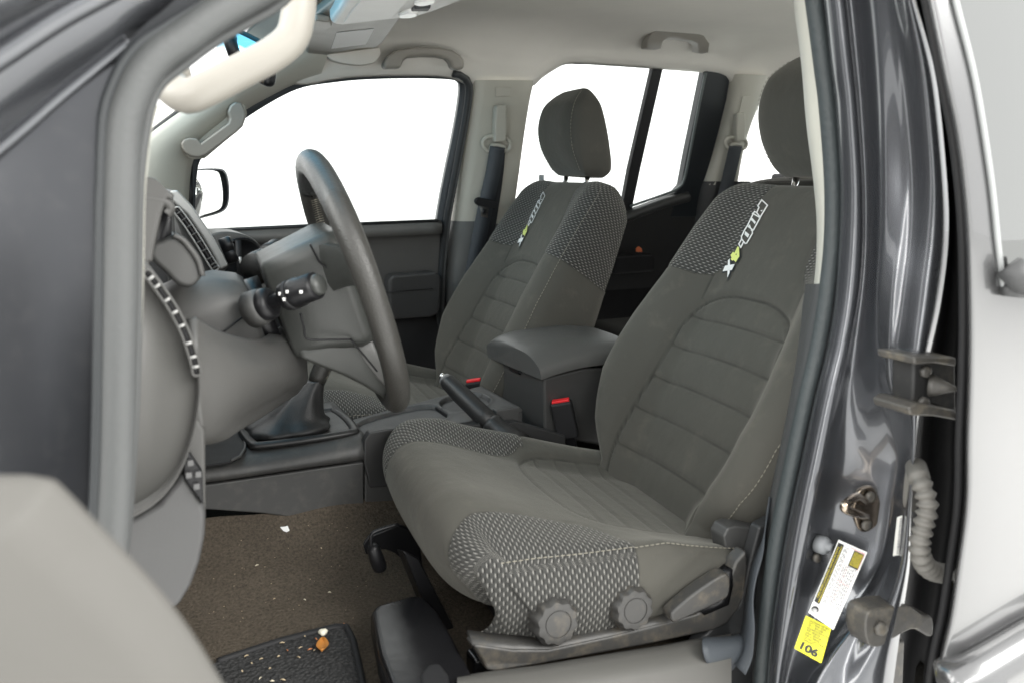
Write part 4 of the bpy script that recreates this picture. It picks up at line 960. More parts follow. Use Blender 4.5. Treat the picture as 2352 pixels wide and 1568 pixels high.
# ------------------------------------------------------------------ grab handles, visor, overhead console, interior mirror
def grab(path, r, lab, flat=1.0, up=(0, 1, 0), mat=BEIGEL, n=40, ends=True):
    P = resample(spl(path, 80), n); o = thing('grab_handle', lab, 'grab handle', P[0], 'beige grab handles')
    rs = [r*(1.15 if (i < 4 or i > n-5) else 1.0) for i in range(n)]
    mk('grip', tube(P, rs, 18, up=up, flat=flat), mat, o)
    for p, q in ((P[0], P[3]), (P[-1], P[-4])):
        dd = (p-q)/np.linalg.norm(p-q); mk('mount', tube([q, p+dd*.002, p+dd*.012], [r*1.2, r*1.35, r*1.35], 16, up=up), mat, o)
    return o
def bracket(pts, o1, th, lab, bev, n=None, ref=None):
    q = [S(x, y, o1) for x, y in pts] if n is None else [onplane(x, y, n, np.array(n)@S(*ref)) for x, y in pts]; o = thing('grab_handle', lab, 'grab handle', q[0], 'beige grab handles')
    mk('grip', prism(q, (0, -th, 0)), BEIGEL, o, bevel=bev, seg=4); return o
bracket([(873, 161), (875, 146), (884, 131), (902, 119), (930, 113), (965, 111), (1000, 113), (1030, 119), (1048, 130), (1057, 146), (1056, 163), (1030, 163), (1025, 147), (1016, 138), (995, 134), (960, 133), (930, 136), (918, 143), (913, 161)], .045, .030, 'beige grab handle above the far front window', .0075)
bracket([(1470, 114), (1472, 98), (1480, 82), (1497, 72), (1530, 70), (1574, 75), (1602, 86), (1615, 104), (1612, 125), (1587, 121), (1588, 104), (1574, 97), (1545, 93), (1518, 93), (1509, 99), (1504, 116)], .055, .03, 'beige grab handle above the far rear window', .0075, (0, 1, 1.5), (1600, 125, .05))
bracket([(412, 331), (415, 342), (424, 353), (436, 361), (452, 363), (468, 358), (500, 335), (538, 306), (552, 292), (558, 276), (558, 258), (550, 241), (535, 237), (523, 246), (518, 261), (523, 274), (519, 285), (458, 330), (450, 320), (431, 318), (418, 322)], .025, .040, 'pale grab handle on the far windshield pillar', .009)
grab([U(388, 180, y=.90), U(398, 205, y=.865), U(430, 222, y=.85), U(475, 205, y=.845), U(550, 166, y=.845), U(622, 128, y=.845), U(668, 90, y=.845), U(683, 45, y=.845), U(688, -10, y=.85), U(680, -50, y=.88)], .0155, 'large blurred beige grab handle on the near windshield pillar')
mk('handle_mount_plate', prism([S(x, y, .012) for x, y in ((404, 334), (412, 318), (440, 296), (520, 232), (540, 226), (562, 238), (566, 262), (556, 292), (470, 364), (440, 368), (418, 356))], (0, -.016, 0)), BEIGE, cab, bevel=.008, seg=3)  # raised mount plate added to give shape where the shaded pocket would be
sv = thing('sun_visor', 'beige sun visor with a white label folded up over the windshield', 'sun visor', (.5, 1.85, 1.27))
def vis(pts, z): return [U(x, y, z=z) for x, y in pts]
mk('visor_panel', prism(vis([(704, 112), (703, 124), (710, 131), (742, 131), (785, 121), (830, 112), (866, 111), (880, 101), (920, 46), (960, -20), (800, -20), (716, 46)], 1.258), (0, 0, .020)), BEIGEL, sv, bevel=.007, seg=3)
mk('white_label', prism(vis([(761, 113), (773, 77), (859, 68), (840, 103)], 1.2565), (0, 0, .001)), simple('label_white', (.88, .88, .87), .5), sv, smooth=False)
mk('visor_clip', prism(vis([(720, 70), (719, 52), (726, 48), (758, 52), (763, 62), (752, 72)], 1.246), (0, 0, .012)), BEIGEL, sv, bevel=.004, seg=3)
mk('visor_stop', prism([S(x, y, .03) for x, y in spl([(742, 128), (760, 142), (790, 149), (827, 152), (855, 146), (868, 128), (866, 112)], 24)], (0, -.02, 0)), HEAD, sv, bevel=.006, seg=3)
oc = thing('overhead_console', 'pale overhead console with map lamps on the headliner', 'overhead console', (.46, 1.48, 1.28))
PALE = plastic('pale_housing', (.66, .66, .64), .4)
mk('console_housing', prism(vis([(757, 56), (776, 30), (800, -10), (830, -60), (1180, -60), (1110, -20), (1072, 2), (1030, 18), (1001, 29), (958, 41), (911, 46), (850, 53), (789, 60)], 1.238), (0, 0, .06)), PALE, oc, bevel=.010, seg=3)
mk('bin_door', prism(vis([(788, 54), (806, 28), (828, 3), (944, -4), (922, 22), (900, 43), (850, 49)], 1.236), (0, 0, .006)), plastic('pale_door', (.74, .74, .72), .4), oc, bevel=.0025)
for pts in ([(917, 43), (922, 36), (940, 31), (958, 33), (960, 38), (945, 43)], [(951, 13), (960, 6), (985, 1), (1001, 3), (996, 11), (970, 16)]):
    mk('map_lamp', prism(vis(spl(pts, 24, True), 1.232), (0, 0, .008)), LGT, oc, bevel=.003, seg=3)
mk('lamp_switch', prism(vis([(944, 28), (952, 21), (990, 19), (984, 27)], 1.233), (0, 0, .006)), DGREY, oc, bevel=.002)
rm = thing('rearview_mirror', 'dark rear view mirror seen through the near grab handle', 'mirror', (.23, 1.48, 1.18))
mA, mB = U(512, 98, y=1.48), U(630, 158, y=1.40)
dm_ = mB-mA; ez = np.array([.15, -.1, .98])
mk('mirror_housing', box((mA+mB)/2, (np.linalg.norm(dm_), .028, .062), dm_, np.cross(ez, dm_), ez), BLK, rm, bevel=.012, seg=4)
n_ = np.cross(ez, dm_); n_ /= np.linalg.norm(n_)
mk('mirror_glass', box((mA+mB)/2+n_*-.0145, (np.linalg.norm(dm_)*.92, .002, .052), dm_, n_, ez), MIRR, rm)
mk('mirror_stalk', tube([(mA+mB)/2-np.array([.02, 0, 0]), (mA+mB)/2+np.array([-.03, .02, .04]), U(596, 20, y=1.52)], .010, 10), BLK, rm)

# ------------------------------------------------------------------ seat belts
def ribbon(pts, w, wdir, th=.0016, n=50):
    P = resample(spl(pts, 100), n); Wd = wdir if isinstance(wdir, list) else None; rows = []
    for i, p in enumerate(P):
        wd = np.array(wdir, float) if Wd is None else np.array(Wd[0])*(1-i/(n-1))+np.array(Wd[1])*(i/(n-1))
        a = P[max(i-1, 0)]; b = P[min(i+1, n-1)]; T_ = (b-a)/np.linalg.norm(b-a); wd = wd-T_*(wd@T_); wd /= np.linalg.norm(wd); nn = np.cross(T_, wd)
        rows.append([p-wd*w/2-nn*th/2, p+wd*w/2-nn*th/2, p+wd*w/2+nn*th/2, p-wd*w/2+nn*th/2])
    return grid(rows, cu=True, caps=True)
def dring(x, y, s_, parent, off):
    c0 = [(x-30*s_, y), (x-32*s_, y+12*s_), (x-22*s_, y+24*s_), (x-14*s_, y+22*s_), (x-10*s_, y+12*s_), (x+14*s_, y+14*s_), (x+20*s_, y+26*s_), (x+30*s_, y+18*s_), (x+30*s_, y+4*s_), (x+18*s_, y-6*s_), (x-16*s_, y-8*s_)]
    mk('belt_guide', tube([S(a, b, off) for a, b in spl(c0, 40, True)], .0055, 10, closed=True), BEIGE, parent)
    mk('height_adjuster', prism([S(a, b, off-.006) for a, b in ((x-9*s_, y-78*s_), (x+14*s_, y-80*s_), (x+16*s_, y-40*s_), (x+14*s_, y+4*s_), (x-12*s_, y+6*s_), (x-12*s_, y-40*s_))], (0, -.022, 0)), BEIGE, parent, bevel=.005, seg=3)
fb = thing('seat_belt', 'dark seat belt hanging from the far middle pillar with its metal tongue', 'seat belt', S(1140, 335), 'seat belts')
dring(1141, 322, 1.0, fb, .035)
mk('webbing', ribbon([S(1143, 338, .045), S(1132, 400, .05), S(1116, 470, .055), S(1098, 560, .055), S(1078, 660, .05)], .040, (1, -.1, -.2)), WEB, fb)
mk('rear_webbing', ribbon([S(1148, 338, .03), S(1143, 400, .028), S(1132, 480, .028), S(1118, 560, .028), S(1100, 640, .028)], .034, (1, .2, -.2)), simple('webbing_shade', (.02, .023, .028), .7), fb)  # same webbing as the front strand, with its shade put into the colour
tg = mk('belt_tongue', prism([S(x, y, .062) for x, y in ((1088, 458), (1094, 453), (1138, 462), (1142, 470), (1138, 478), (1120, 478), (1095, 472), (1087, 466))], (0, -.012, 0)), BLKM, fb, bevel=.004)
mk('tongue_blade', prism([S(x, y, .066) for x, y in ((1101, 474), (1122, 478), (1119, 501), (1105, 498))], (0, -.003, 0)), STEEL, tg)
mk('blade_slot', prism([S(x, y, .0675) for x, y in ((1107, 480), (1117, 482), (1115, 495), (1108, 493))], (0, -.003, 0)), BLK, tg)
rb = thing('seat_belt', 'dark rear seat belt on the rearmost pillar beside the back window', 'seat belt', S(1690, 330), 'seat belts')
dring(1690, 322, .78, rb, .045)
mk('webbing', ribbon([S(1690, 336, .055), S(1680, 380, .055), S(1668, 430, .055), S(1655, 480, .055)], .042, (1, -.1, -.2)), WEB, rb)
nb = thing('seat_belt', 'dark grey belt webbing looped beside the near seat base', 'seat belt', U(1660, 1520, y=.80), 'seat belts')
mk('webbing', ribbon([U(1775, 1150, y=.83), U(1752, 1240, y=.815), U(1730, 1320, y=.80), U(1720, 1390, y=.795), U(1718, 1440, y=.785), U(1710, 1490, y=.78), U(1692, 1530, y=.78)], .042, [(.75, .45, .3), (.25, .9, .1)]), WEB, nb)
lr = []
for py, xa, xb, yy in ((1462, 1616, 1714, .815), (1468, 1613, 1713, .79), (1490, 1614, 1711, .776), (1515, 1620, 1704, .775), (1532, 1630, 1692, .785), (1545, 1640, 1684, .81)):
    lr.append([U(xa*(1-t)+xb*t, py-10*t+(4*math.sin(t*3)), y=yy+.006*t) for t in np.linspace(0, 1, 8)])
mk('belt_loop', grid([spl(list(c), 24) for c in zip(*lr)]), WEB, nb, solid=.002)
mk('anchor_bolt', lathe([(.008, 0), (.008, .008), (.005, .010)], U(1636, 1562, y=.80), (0, -1, .2), 16), STRK, nb)

# ------------------------------------------------------------------ floor, mat and litter
fx = np.linspace(-.40, .95, 80); prof = spl([(1.372, .462), (1.35, .440), (1.315, .418), (1.27, .402), (1.20, .385), (1.10, .378), (.98, .376), (.88, .38), (.83, .40)], 60)
rows = []
for x in fx:
    rows.append([(x, y, z+.010*math.sin(x*7+y*5)*.4+(.06*smooth01((.05-x)/.45))+.004*math.sin(x*31+y*17)) for y, z in prof])
cpt = mk('carpet', grid(rows), CARPET); cpt['kind'] = 'structure'
def zf(x, y):
    pr = sorted((a, b) for a, b in ((p[0], p[1]) for p in prof)); z = np.interp(y, [a for a, b in pr], [b for a, b in pr]); return z+.010*math.sin(x*7+y*5)*.4+(.06*smooth01((.05-x)/.45))+.004*math.sin(x*31+y*17)
def onfloor(px, py, lift=0):
    d = ray(px, py); t = .8
    for _ in range(400):
        p = CAM+d*t
        if p[2] < zf(p[0], p[1])+lift: return p
        t += .002
    return p
mat_m, nt, b = nodes('ribbed_mat'); 
gq = nt.nodes.new('ShaderNodeNewGeometry'); vr = nt.nodes.new('ShaderNodeTexVoronoi'); vr.inputs['Scale'].default_value = 190; nt.links.new(gq.outputs['Position'], vr.inputs['Vector'])
nt.links.new(mixc(nt, vr.outputs[0], (.045, .045, .045), (.006, .006, .006)), b.inputs['Base Color']); b.inputs['Roughness'].default_value = .9; bump(nt, b, vr.outputs[0], -.004, 1.0)
mt = thing('floor_mat', 'black carpet floor mat with bound edge, lower left', 'floor mat', onfloor(660, 1520))
mc = [onfloor(500, 1520, .008), onfloor(640, 1474, .008), onfloor(770, 1441, .008), onfloor(796, 1441, .008), onfloor(810, 1470, .008), onfloor(826, 1540, .008), onfloor(838, 1600, .008)]
mc += [np.array([mc[-1][0]-.02, .86, mc[-1][2]]), np.array([mc[0][0]-.08, .86, mc[0][2]]), np.array([mc[0][0]-.05, mc[0][1]-.05, mc[0][2]])]
mcs = [np.array(p) for p in mc]
mk('mat_pile', prism([p-np.array([0, 0, .007]) for p in mcs], (0, 0, .009)), mat_m, mt, smooth=False)
mk('mat_binding', tube([p+np.array([0, 0, .001]) for p in resample(mcs[:7], 40)], .0052, 8), BLKM, mt)
lf = thing('dry_leaf', 'curled brown dry leaf on the floor mat', 'leaf', onfloor(741, 1489, .01))
cl = onfloor(741, 1489, .012); rows = []
for i in range(13):
    t = i/12*2-1; wd = .0075*(1-abs(t)**1.8)**.8+.0002; rows.append([cl+np.array([.008*t*.55+s_*wd, .017*t*.9-.3*s_*wd, .003+.004*s_*s_+.002*t*t]) for s_ in (-1, -.5, 0, .5, 1)])
mk('leaf_blade', grid(rows), LEAF, lf, solid=.0005)
pp = onfloor(655, 1217, .003)
ppr = mk('paper_scrap', prism([onfloor(x, y, .002)+np.array([0, 0, .002]) for x, y in ((644, 1213), (655, 1212), (661, 1210), (665, 1220), (659, 1224), (651, 1221))], (0, 0, .001)), PAPER, None, smooth=False)
tag(ppr, 'small torn white paper scrap on the brown carpet', 'paper scrap')
ps = mk('popcorn_piece', lathe([(.001, -.003), (.005, -.001), (.0062, .002), (.004, .005), (.001, .0055)], onfloor(742, 1453, .012), (0, 0, 1), 14, lambda t, r: .2*math.sin(3*t)), simple('popcorn', (.80, .76, .62), .8), None)
tag(ps, 'pale puffed crumb at the top edge of the floor mat', 'crumb')
crm = []
for (x, y) in ((556, 1540), (578, 1522), (600, 1512), (620, 1534), (598, 1556), (640, 1506), (660, 1492), (690, 1486), (686, 1508), (610, 1478), (648, 1475), (726, 1466), (712, 1490), (722, 1492), (700, 1460), (790, 1432), (700, 1376), (630, 1374), (590, 1297), (738, 1258), (757, 1359), (566, 1505), (650, 1560), (625, 1563), (580, 1490)):
    p = onfloor(x, y, .006 if y < 1440 else .013); a = random.random()*6.28; l_ = random.uniform(.0015, .0035)
    o = mk('crumb', tube([p-np.array([math.cos(a), math.sin(a), 0])*l_, p+np.array([0, 0, .0008]), p+np.array([math.cos(a), math.sin(a), 0])*l_], [.0005, .0010*random.uniform(.6, 1.2), .0005], 6), random.choice([CRUMB, CRUMB, simple('crumb_rust', (.45, .18, .08), .8), simple('crumb_pale', (.62, .56, .42), .8)]))
    tag(o, 'tiny tan crumb scattered on the carpet and floor mat', 'crumb', 'crumbs on the cab floor')
# specks trodden into the carpet: uncountable
parts = []
for _ in range(45):
    x, y = random.uniform(480, 860), random.uniform(1180, 1430); p = onfloor(x, y, .002); a = random.random()*6.28; l_ = random.uniform(.0004, .0009)
    parts.append(tube([p-np.array([math.cos(a), math.sin(a), -.0005])*l_, p+np.array([math.cos(a), math.sin(a), .0005])*l_], .0004, 4))
o = mk('dust_specks', merge(*parts), CRUMB); o['kind'] = 'stuff'
# glossy black rail cover in front of the seat
rc = thing('rail_cover', 'glossy scuffed black plastic cover on the seat rail', 'rail cover', U(960, 1450, y=1.02))
top = [U(x, y, z=.445) for x, y in ((852, 1402), (862, 1386), (950, 1362), (980, 1368), (1010, 1400), (1095, 1560), (1120, 1640), (920, 1640), (870, 1500))]
BLKS = plastic('scuffed_black', (.008, .008, .009), .24, grain=60, gd=.0004, spec=.35)
mk('cover_shell', prism(top, (.0, .006, -.04)), BLKS, rc, bevel=.009, seg=3)
mk('cover_pocket', prism([U(x, y, z=.4475) for x, y in ((965, 1545), (985, 1522), (1010, 1520), (1030, 1545), (1050, 1640), (975, 1640))], (0, 0, -.01)), BLKM, rc, bevel=.004)
mk('rail_foot', box(U(1104, 1536, y=.90), (.03, .03, .05)), BLKG, rc, bevel=.006)

# ------------------------------------------------------------------ near side sill and middle pillar
def ycur(pts): 
    P = np.array(spl(pts, 160)); o_ = np.argsort(P[:, 1]); return lambda y: np.interp(y, P[o_, 1], P[o_, 0])
c0 = ycur([(1812, -120), (1824, 0), (1843, 146), (1855, 283), (1871, 419), (1878, 530), (1871, 650), (1846, 790), (1815, 930), (1782, 1080), (1755, 1230), (1735, 1400), (1722, 1700)])
c1 = ycur([(1840, -120), (1853, 0), (1871, 121), (1887, 252), (1899, 404), (1900, 545), (1887, 655), (1864, 790), (1832, 930), (1800, 1080), (1772, 1230), (1750, 1400), (1735, 1700)])
c2 = ycur([(1868, -120), (1887, 0), (1904, 151), (1916, 252), (1927, 454), (1917, 656), (1898, 788), (1866, 920), (1836, 1060), (1806, 1200), (1783, 1340), (1764, 1500), (1752, 1700)])
c3 = ycur([(1928, -120), (1944, 0), (1958, 130), (1970, 252), (1982, 454), (1978, 630), (1954, 787), (1926, 920), (1898, 1060), (1866, 1220), (1832, 1380), (1800, 1540), (1780, 1700)])
c4 = ycur([(1985, -120), (2004, 0), (2016, 130), (2023, 252), (2027, 404), (2025, 540), (2017, 700), (2022, 860), (2050, 985), (2064, 1060), (2050, 1150), (2026, 1280), (1962, 1398), (1876, 1524), (1810, 1660)])
c5 = ycur([(2024, -120), (2042, 0), (2056, 130), (2066, 252), (2075, 404), (2066, 540), (2048, 680), (2038, 860), (2068, 985), (2080, 1060), (2066, 1150), (2042, 1280), (1985, 1398), (1900, 1524), (1830, 1660)])
c6 = ycur([(2080, -120), (2103, 0), (2149, 177), (2174, 404), (2178, 550), (2160, 700), (2128, 850), (2108, 1000), (2096, 1150), (2090, 1290), (2075, 1400), (2052, 1568), (2040, 1700)])
c7 = ycur([(2096, -120), (2123, 0), (2157, 177), (2186, 323), (2205, 505), (2209, 700), (2206, 860), (2200, 1000), (2196, 1150), (2178, 1290), (2160, 1410), (2136, 1524), (2118, 1700)])
YS = np.linspace(-110, 1690, 130)
def jamb(name, cols, mat, parent, **k):
    rows = []
    for y in YS:
        r = []
        for cf, yy, *ex in cols:
            if isinstance(cf, tuple): x = cf[0](y)*(1-cf[2])+cf[1](y)*cf[2]
            else: x = cf(y)
            r.append(U(x, y, y=yy))
        rows.append([tuple(p) for p in r])
    return mk(name, grid(rows), mat, parent, **k)
YU = YS.copy(); YS = np.linspace(-110, 652, 70)
tr_ = jamb('pillar_trim', [((c0, c1, -.1), .90), (c0, .835), ((c0, c1, .3), .818), ((c0, c1, .8), .806), (c1, .803), ((c0, c1, 1.1), .80)], BEIGE, cab)
YS = np.linspace(653, 1690, 80)
jamb('pillar_lower_trim', [((c0, c1, -1.2), .93), ((c0, c1, -.2), .85), (c0, .828), ((c0, c1, .3), .816), ((c0, c1, .8), .806), (c1, .803), ((c0, c1, 1.1), .80)], plastic('lower_trim_grey', (.06, .062, .063), .5), cab)
YS = YU
sealp = [U((c1(y)+c2(y))/2, y, y=.785) for y in np.linspace(-110, 1690, 160)]
mk('door_opening_seal', tube(sealp, [.0100]*160, 16, up=(1, 0, 0)), plastic('seal_ribbed', (.035, .043, .045), .55, grain=160, gd=.0016), cab)
mk('seal_lip', tube([U(c2(y)-1, y, y=.778) for y in np.linspace(-110, 1690, 120)], .0032, 8), BLK, cab)
m_ = lambda a, b, t: (a, b, t)
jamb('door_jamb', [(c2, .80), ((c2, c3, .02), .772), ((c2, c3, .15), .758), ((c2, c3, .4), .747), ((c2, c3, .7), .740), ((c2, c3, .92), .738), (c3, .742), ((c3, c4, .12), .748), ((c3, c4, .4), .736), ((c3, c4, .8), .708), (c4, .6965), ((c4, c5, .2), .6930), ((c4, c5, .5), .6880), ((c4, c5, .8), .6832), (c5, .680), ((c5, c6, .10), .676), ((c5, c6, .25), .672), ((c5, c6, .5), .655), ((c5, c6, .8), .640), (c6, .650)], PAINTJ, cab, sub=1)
jamb('jamb_gap', [((c5, c6, .97), .655), (c6, .70), ((c6, c7, .3), .78), ((c6, c7, .7), .82), (c7, .80), ((c6, c7, 1.8), .70)], BLKM, cab)  # black sheet across the door gap; its darkness is put in as colour
# near rear door, seen from outside
nd = thing('rear_door', 'glossy graphite rear door skin at the right edge, reflecting the studio', 'door', (.95, .56, .4))
c8 = lambda y: c7(y)+np.interp(y, [-110, 500, 1100, 1690], [10, 14, 22, 26])
cg = ycur([(2168, -120), (2194, 0), (2240, 187), (2275, 404), (2292, 560), (2302, 640), (2312, 700)])
tum = lambda zz: .556+.22*max(0, zz-.93)**1.5+.10*max(0, .70-zz)**2
def D(px, py, dy=0.0):
    p = U(px, py, y=.556)
    for _ in range(4): p = U(px, py, y=tum(p[2])+dy)
    return p
mk('door_edge_seal', tube([D(c7(y)+4, y, .045) for y in np.linspace(-110, 1690, 120)], .0045, 10, up=(1, 0, 0)), BLKM, nd)
rows = []
for y in np.linspace(-110, 1690, 130):
    e1 = D(c8(y)+3, y); r = [D(c8(y)-6, y, .05), D(c8(y)-2, y, .012), D(c8(y), y, .004), e1]
    for k in (.006, .02, .05, .1, .2, .35, .6): r.append(np.array([e1[0]+k, e1[1]-.004*(1-math.exp(-k/.02)), e1[2]]))
    rows.append([tuple(p) for p in r])
mk('door_skin', grid(rows), PAINT, nd)
mk('window_trim', tube([D(cg(y), y, -.005) for y in np.linspace(-110, 668, 60)], .0030, 8), simple('bright_edge', (.30, .31, .31), .3, .2), nd)
gl_ = []
for y in np.linspace(-110, 660, 40):
    a = D(cg(y)+3, y, -.0065); gl_.append([tuple(a+np.array([k, 0, 0])) for k in (0, .1, .25, .5)])
mk('window_glass', grid(gl_), simple('dark_glass', (.17, .175, .172), .03, .9, .6, 1.0), nd)
mk('belt_moulding', tube([D(2306, 664, -.008), D(2340, 668, -.008), D(2420, 672, -.008), D(2600, 676, -.008)], .007, 10), DGREY, nd)
mk('door_handle', sweep([D(2318, 610, -.012), D(2345, 640, -.02), D(2400, 650, -.02), D(2460, 652, -.015)], [(-.008, -.012), (.006, -.014), (.01, 0), (.006, .012), (-.008, .010)]), DGREY, nd)
mk('lower_cladding', sweep([D(2150, 1552, -.006), D(2180, 1535, -.014), D(2260, 1488, -.014), D(2352, 1434, -.014), D(2600, 1290, -.014)], [(-.02, -.09), (.012, -.085), (.018, -.02), (.012, 0), (-.02, .004)]), PAINT, nd)
# hinges of the rear door
h1 = mk('hinge', prism([U(x, y, y=.640) for x, y in ((2100, 826), (2196, 828), (2198, 956), (2096, 946))], (0, .03, 0)), DIRTY, nd, bevel=.004, label='upper dusty steel hinge with a pointed pin')
mk('hinge_arm', prism([U(x, y, y=.625) for x, y in ((2088, 936), (2106, 924), (2140, 930), (2198, 942), (2202, 966), (2150, 956), (2092, 954))], (0, .05, 0)), STEEL, h1, bevel=.003)
mk('hinge_arm', prism([U(x, y, y=.625) for x, y in ((2100, 818), (2198, 820), (2198, 842), (2150, 834), (2102, 838))], (0, .05, 0)), STEEL, h1, bevel=.003)
mk('hinge_pin', lathe([(.013, 0), (.011, .005), (.006, .016), (.002, .026)], U(2138, 884, y=.638), (.45, -1, .0), 18), STEEL, h1)
for x, y in ((2122, 852), (2118, 922)): mk('hinge_bolt', lathe([(.0065, 0), (.0065, .005), (.004, .006)], U(x, y, y=.638), (-.2, -1, 0), 6), STEEL, h1)
hp = spl([(1992, 1412), (2010, 1398), (2060, 1390), (2092, 1392), (2120, 1412), (2142, 1418), (2140, 1462), (2100, 1444), (2060, 1462), (2025, 1484), (1998, 1482), (1988, 1450)], 50, True)
h2 = mk('hinge', prism([U(x, y, y=.645) for x, y in hp], (0, .030, 0)), STEEL, nd, bevel=.0025, seg=2, label='lower dusty steel hinge with a bent arm')
mk('hinge_bolt', lathe([(.0085, 0), (.0085, .005), (.005, .006)], U(2020, 1440, y=.644), (-.25, -1, .1), 6), STEEL, h2)
mk('hinge_bracket', prism([U(x, y, y=.68) for x, y in ((2040, 1470), (2080, 1470), (2074, 1620), (2036, 1620))], (0, .02, 0)), STEEL, h2, bevel=.004)
# wiring boot
wb = thing('wiring_boot', 'ribbed grey rubber wiring boot between jamb and rear door', 'wiring boot', U(2110, 1190, y=.64))
P = resample(spl([U(2104, 1072, y=.655), U(2112, 1100, y=.63), U(2124, 1130, y=.62), U(2130, 1165, y=.615), U(2120, 1210, y=.615), U(2112, 1250, y=.615), U(2118, 1285, y=.615), U(2138, 1308, y=.62), U(2168, 1316, y=.63)], 120), 130)
mk('ribbed_tube', tube(P, [.0098+.0018*math.sin(i*.95) if 22 < i < 118 else .0115 for i in range(130)], 18, up=(1, 0, 0)), GREYB, wb)
mk('boot_flange', prism([U(x, y, y=.652) for x, y in spl([(2092, 1085), (2100, 1066), (2118, 1064), (2128, 1080), (2126, 1100), (2112, 1130), (2106, 1170), (2092, 1172), (2086, 1150)], 36, True)], (0, .008, 0)), GREYB, wb, bevel=.003)
# striker, courtesy switch
sk = thing('door_striker', 'shiny bronze door striker bolted to the pillar', 'striker', U(1985, 1165, y=.70))
mk('striker_plate', prism([U(x, y, y=.706) for x, y in spl([(1975, 1128), (1995, 1116), (2010, 1122), (2026, 1160), (2028, 1185), (2008, 1212), (1985, 1222), (1970, 1205), (1962, 1165)], 36, True)], (0, .006, 0)), STRK, sk, bevel=.002)
mk('striker_loop', tube(spl([U(1990, 1185, y=.705), U(1968, 1178, y=.69), U(1940, 1166, y=.682), U(1948, 1152, y=.684), U(1968, 1140, y=.695), U(1985, 1150, y=.705)], 30), .0052, 12), STRK, sk)
for x, y in ((1997, 1139), (1988, 1203)): mk('striker_bolt', lathe([(.0065, 0), (.0065, .004), (.003, .0045)], U(x, y, y=.704), (-.2, -1, 0), 18), STEEL, sk)
dsw = thing('door_switch', 'grey plunger door switch on the pillar above the white placard', 'switch', U(1870, 1255, y=.74))
mk('switch_base', prism([U(x, y, y=.745) for x, y in ((1856, 1222), (1880, 1218), (1896, 1228), (1888, 1262), (1884, 1292), (1868, 1294), (1852, 1282))], (0, .004, 0)), plastic('switch_grey', (.22, .225, .23), .45), dsw, bevel=.002)
mk('plunger', lathe([(.011, 0), (.011, .010), (.009, .014), (.005, .015), (.005, .019)], U(1878, 1247, y=.743), (.25, -1, .05), 20), plastic('plunger_grey', (.20, .21, .22), .5), dsw)
mk('switch_screw', lathe([(.006, 0), (.006, .004), (.002, .005)], U(1874, 1278, y=.743), (0, -1, 0), 16), STEEL, dsw)

# ---- stickers on the pillar
def quadpt(q, u, v, lift=0):
    a, b, c, d = q; p = a*(1-u)*(1-v)+b*u*(1-v)+c*u*v+d*(1-u)*v
    n = np.cross(b-a, d-a); n /= np.linalg.norm(n)
    if n@(CAM-p) < 0: n = -n
    return p+n*lift
def sheet(name, q, mat, parent, u0, v0, u1, v1, lift, bend=0):
    n = 10; rows = [[quadpt(q, u0+(u1-u0)*i/n, v0+(v1-v0)*j/n, lift) for i in range(n+1)] for j in range(n+1)]
    return mk(name, grid(rows), mat, parent, smooth=False)
def lines(name, q, mat, parent, u0, v0, u1, v1, rows_, lift, seed=1, along='u', fill=.55):
    rnd = random.Random(seed); V = []; Fc = []
    for r in range(rows_):
        a0 = (r+.2)/rows_; a1 = (r+.2+fill)/rows_; x = 0.0
        while x < 1:
            w = rnd.uniform(.02, .075); x1 = min(x+w, 1)
            b = len(V)
            for (s_, t_) in ((x, a0), (x1, a0), (x1, a1), (x, a1)):
                u, v = (u0+(u1-u0)*s_, v0+(v1-v0)*t_) if along == 'u' else (u0+(u1-u0)*t_, v0+(v1-v0)*s_)
                V.append(quadpt(q, u, v, lift))
            Fc.append((b, b+1, b+2, b+3)); x = x1+rnd.uniform(.012, .03)
    return mk(name, (V, Fc), mat, parent, smooth=False)
INK = simple('ink_grey', (.22, .22, .23), .6); YINK = simple('ink_yellow', (.72, .60, .05), .5); RINK = simple('ink_red', (.75, .25, .25), .5); BINK = simple('ink_black', (.012, .012, .012), .5)
def on_text(name, q, s_, mat, parent, u, v, uv_dir, size, lift, squeeze=1.0, bold=0.0, align='LEFT', fit=None):
    o = quadpt(q, u, v, lift); ex = quadpt(q, u+uv_dir[0]*.05, v+uv_dir[1]*.05, lift)-o
    n = quadpt(q, u, v, lift+.01)-o; ey = np.cross(n, ex)
    return text_mesh(name, s_, mat, o, ex, ey, size, parent, align, squeeze, bold, fit)
# tyre placard: q = corners with u along its length (text reads upwards), v across
q1 = [U(1857, 1406, y=.695), U(1926, 1239, y=.722), U(1992, 1268, y=.695), U(1914, 1446, y=.668)]
pl = thing('tyre_placard', 'white, black and yellow tire and loading placard on the dark pillar', 'sticker', q1[0])
sheet('placard_sheet', q1, WHITE, pl, 0, 0, 1, 1, .001)
sheet('header_band', q1, BINK, pl, .155, .03, .965, .235, .0016)
L1 = np.linalg.norm(q1[1]-q1[0]); W1 = np.linalg.norm(q1[3]-q1[0])
on_text('header_text', q1, 'TIRE AND LOADING INFORMATION', YINK, pl, .21, .118, (1, 0), W1*.085, .0022, .84, .0, 'LEFT', L1*.70)
on_text('header_text', q1, 'RENSEIGNEMENTS SUR LES PNEUS ET LE CHARGEMENT', YINK, pl, .175, .213, (1, 0), W1*.072, .0022, .66, .0, 'LEFT', L1*.77)
lines('small_print', q1, INK, pl, .2, .27, .95, .42, 3, .0016, 3)
lines('table_print', q1, INK, pl, .22, .46, .74, .92, 7, .0016, 4)
sheet('warning_block', q1, BINK, pl, .745, .60, .955, .95, .0018)
lines('warning_print', q1, YINK, pl, .765, .63, .94, .93, 7, .0022, 5)
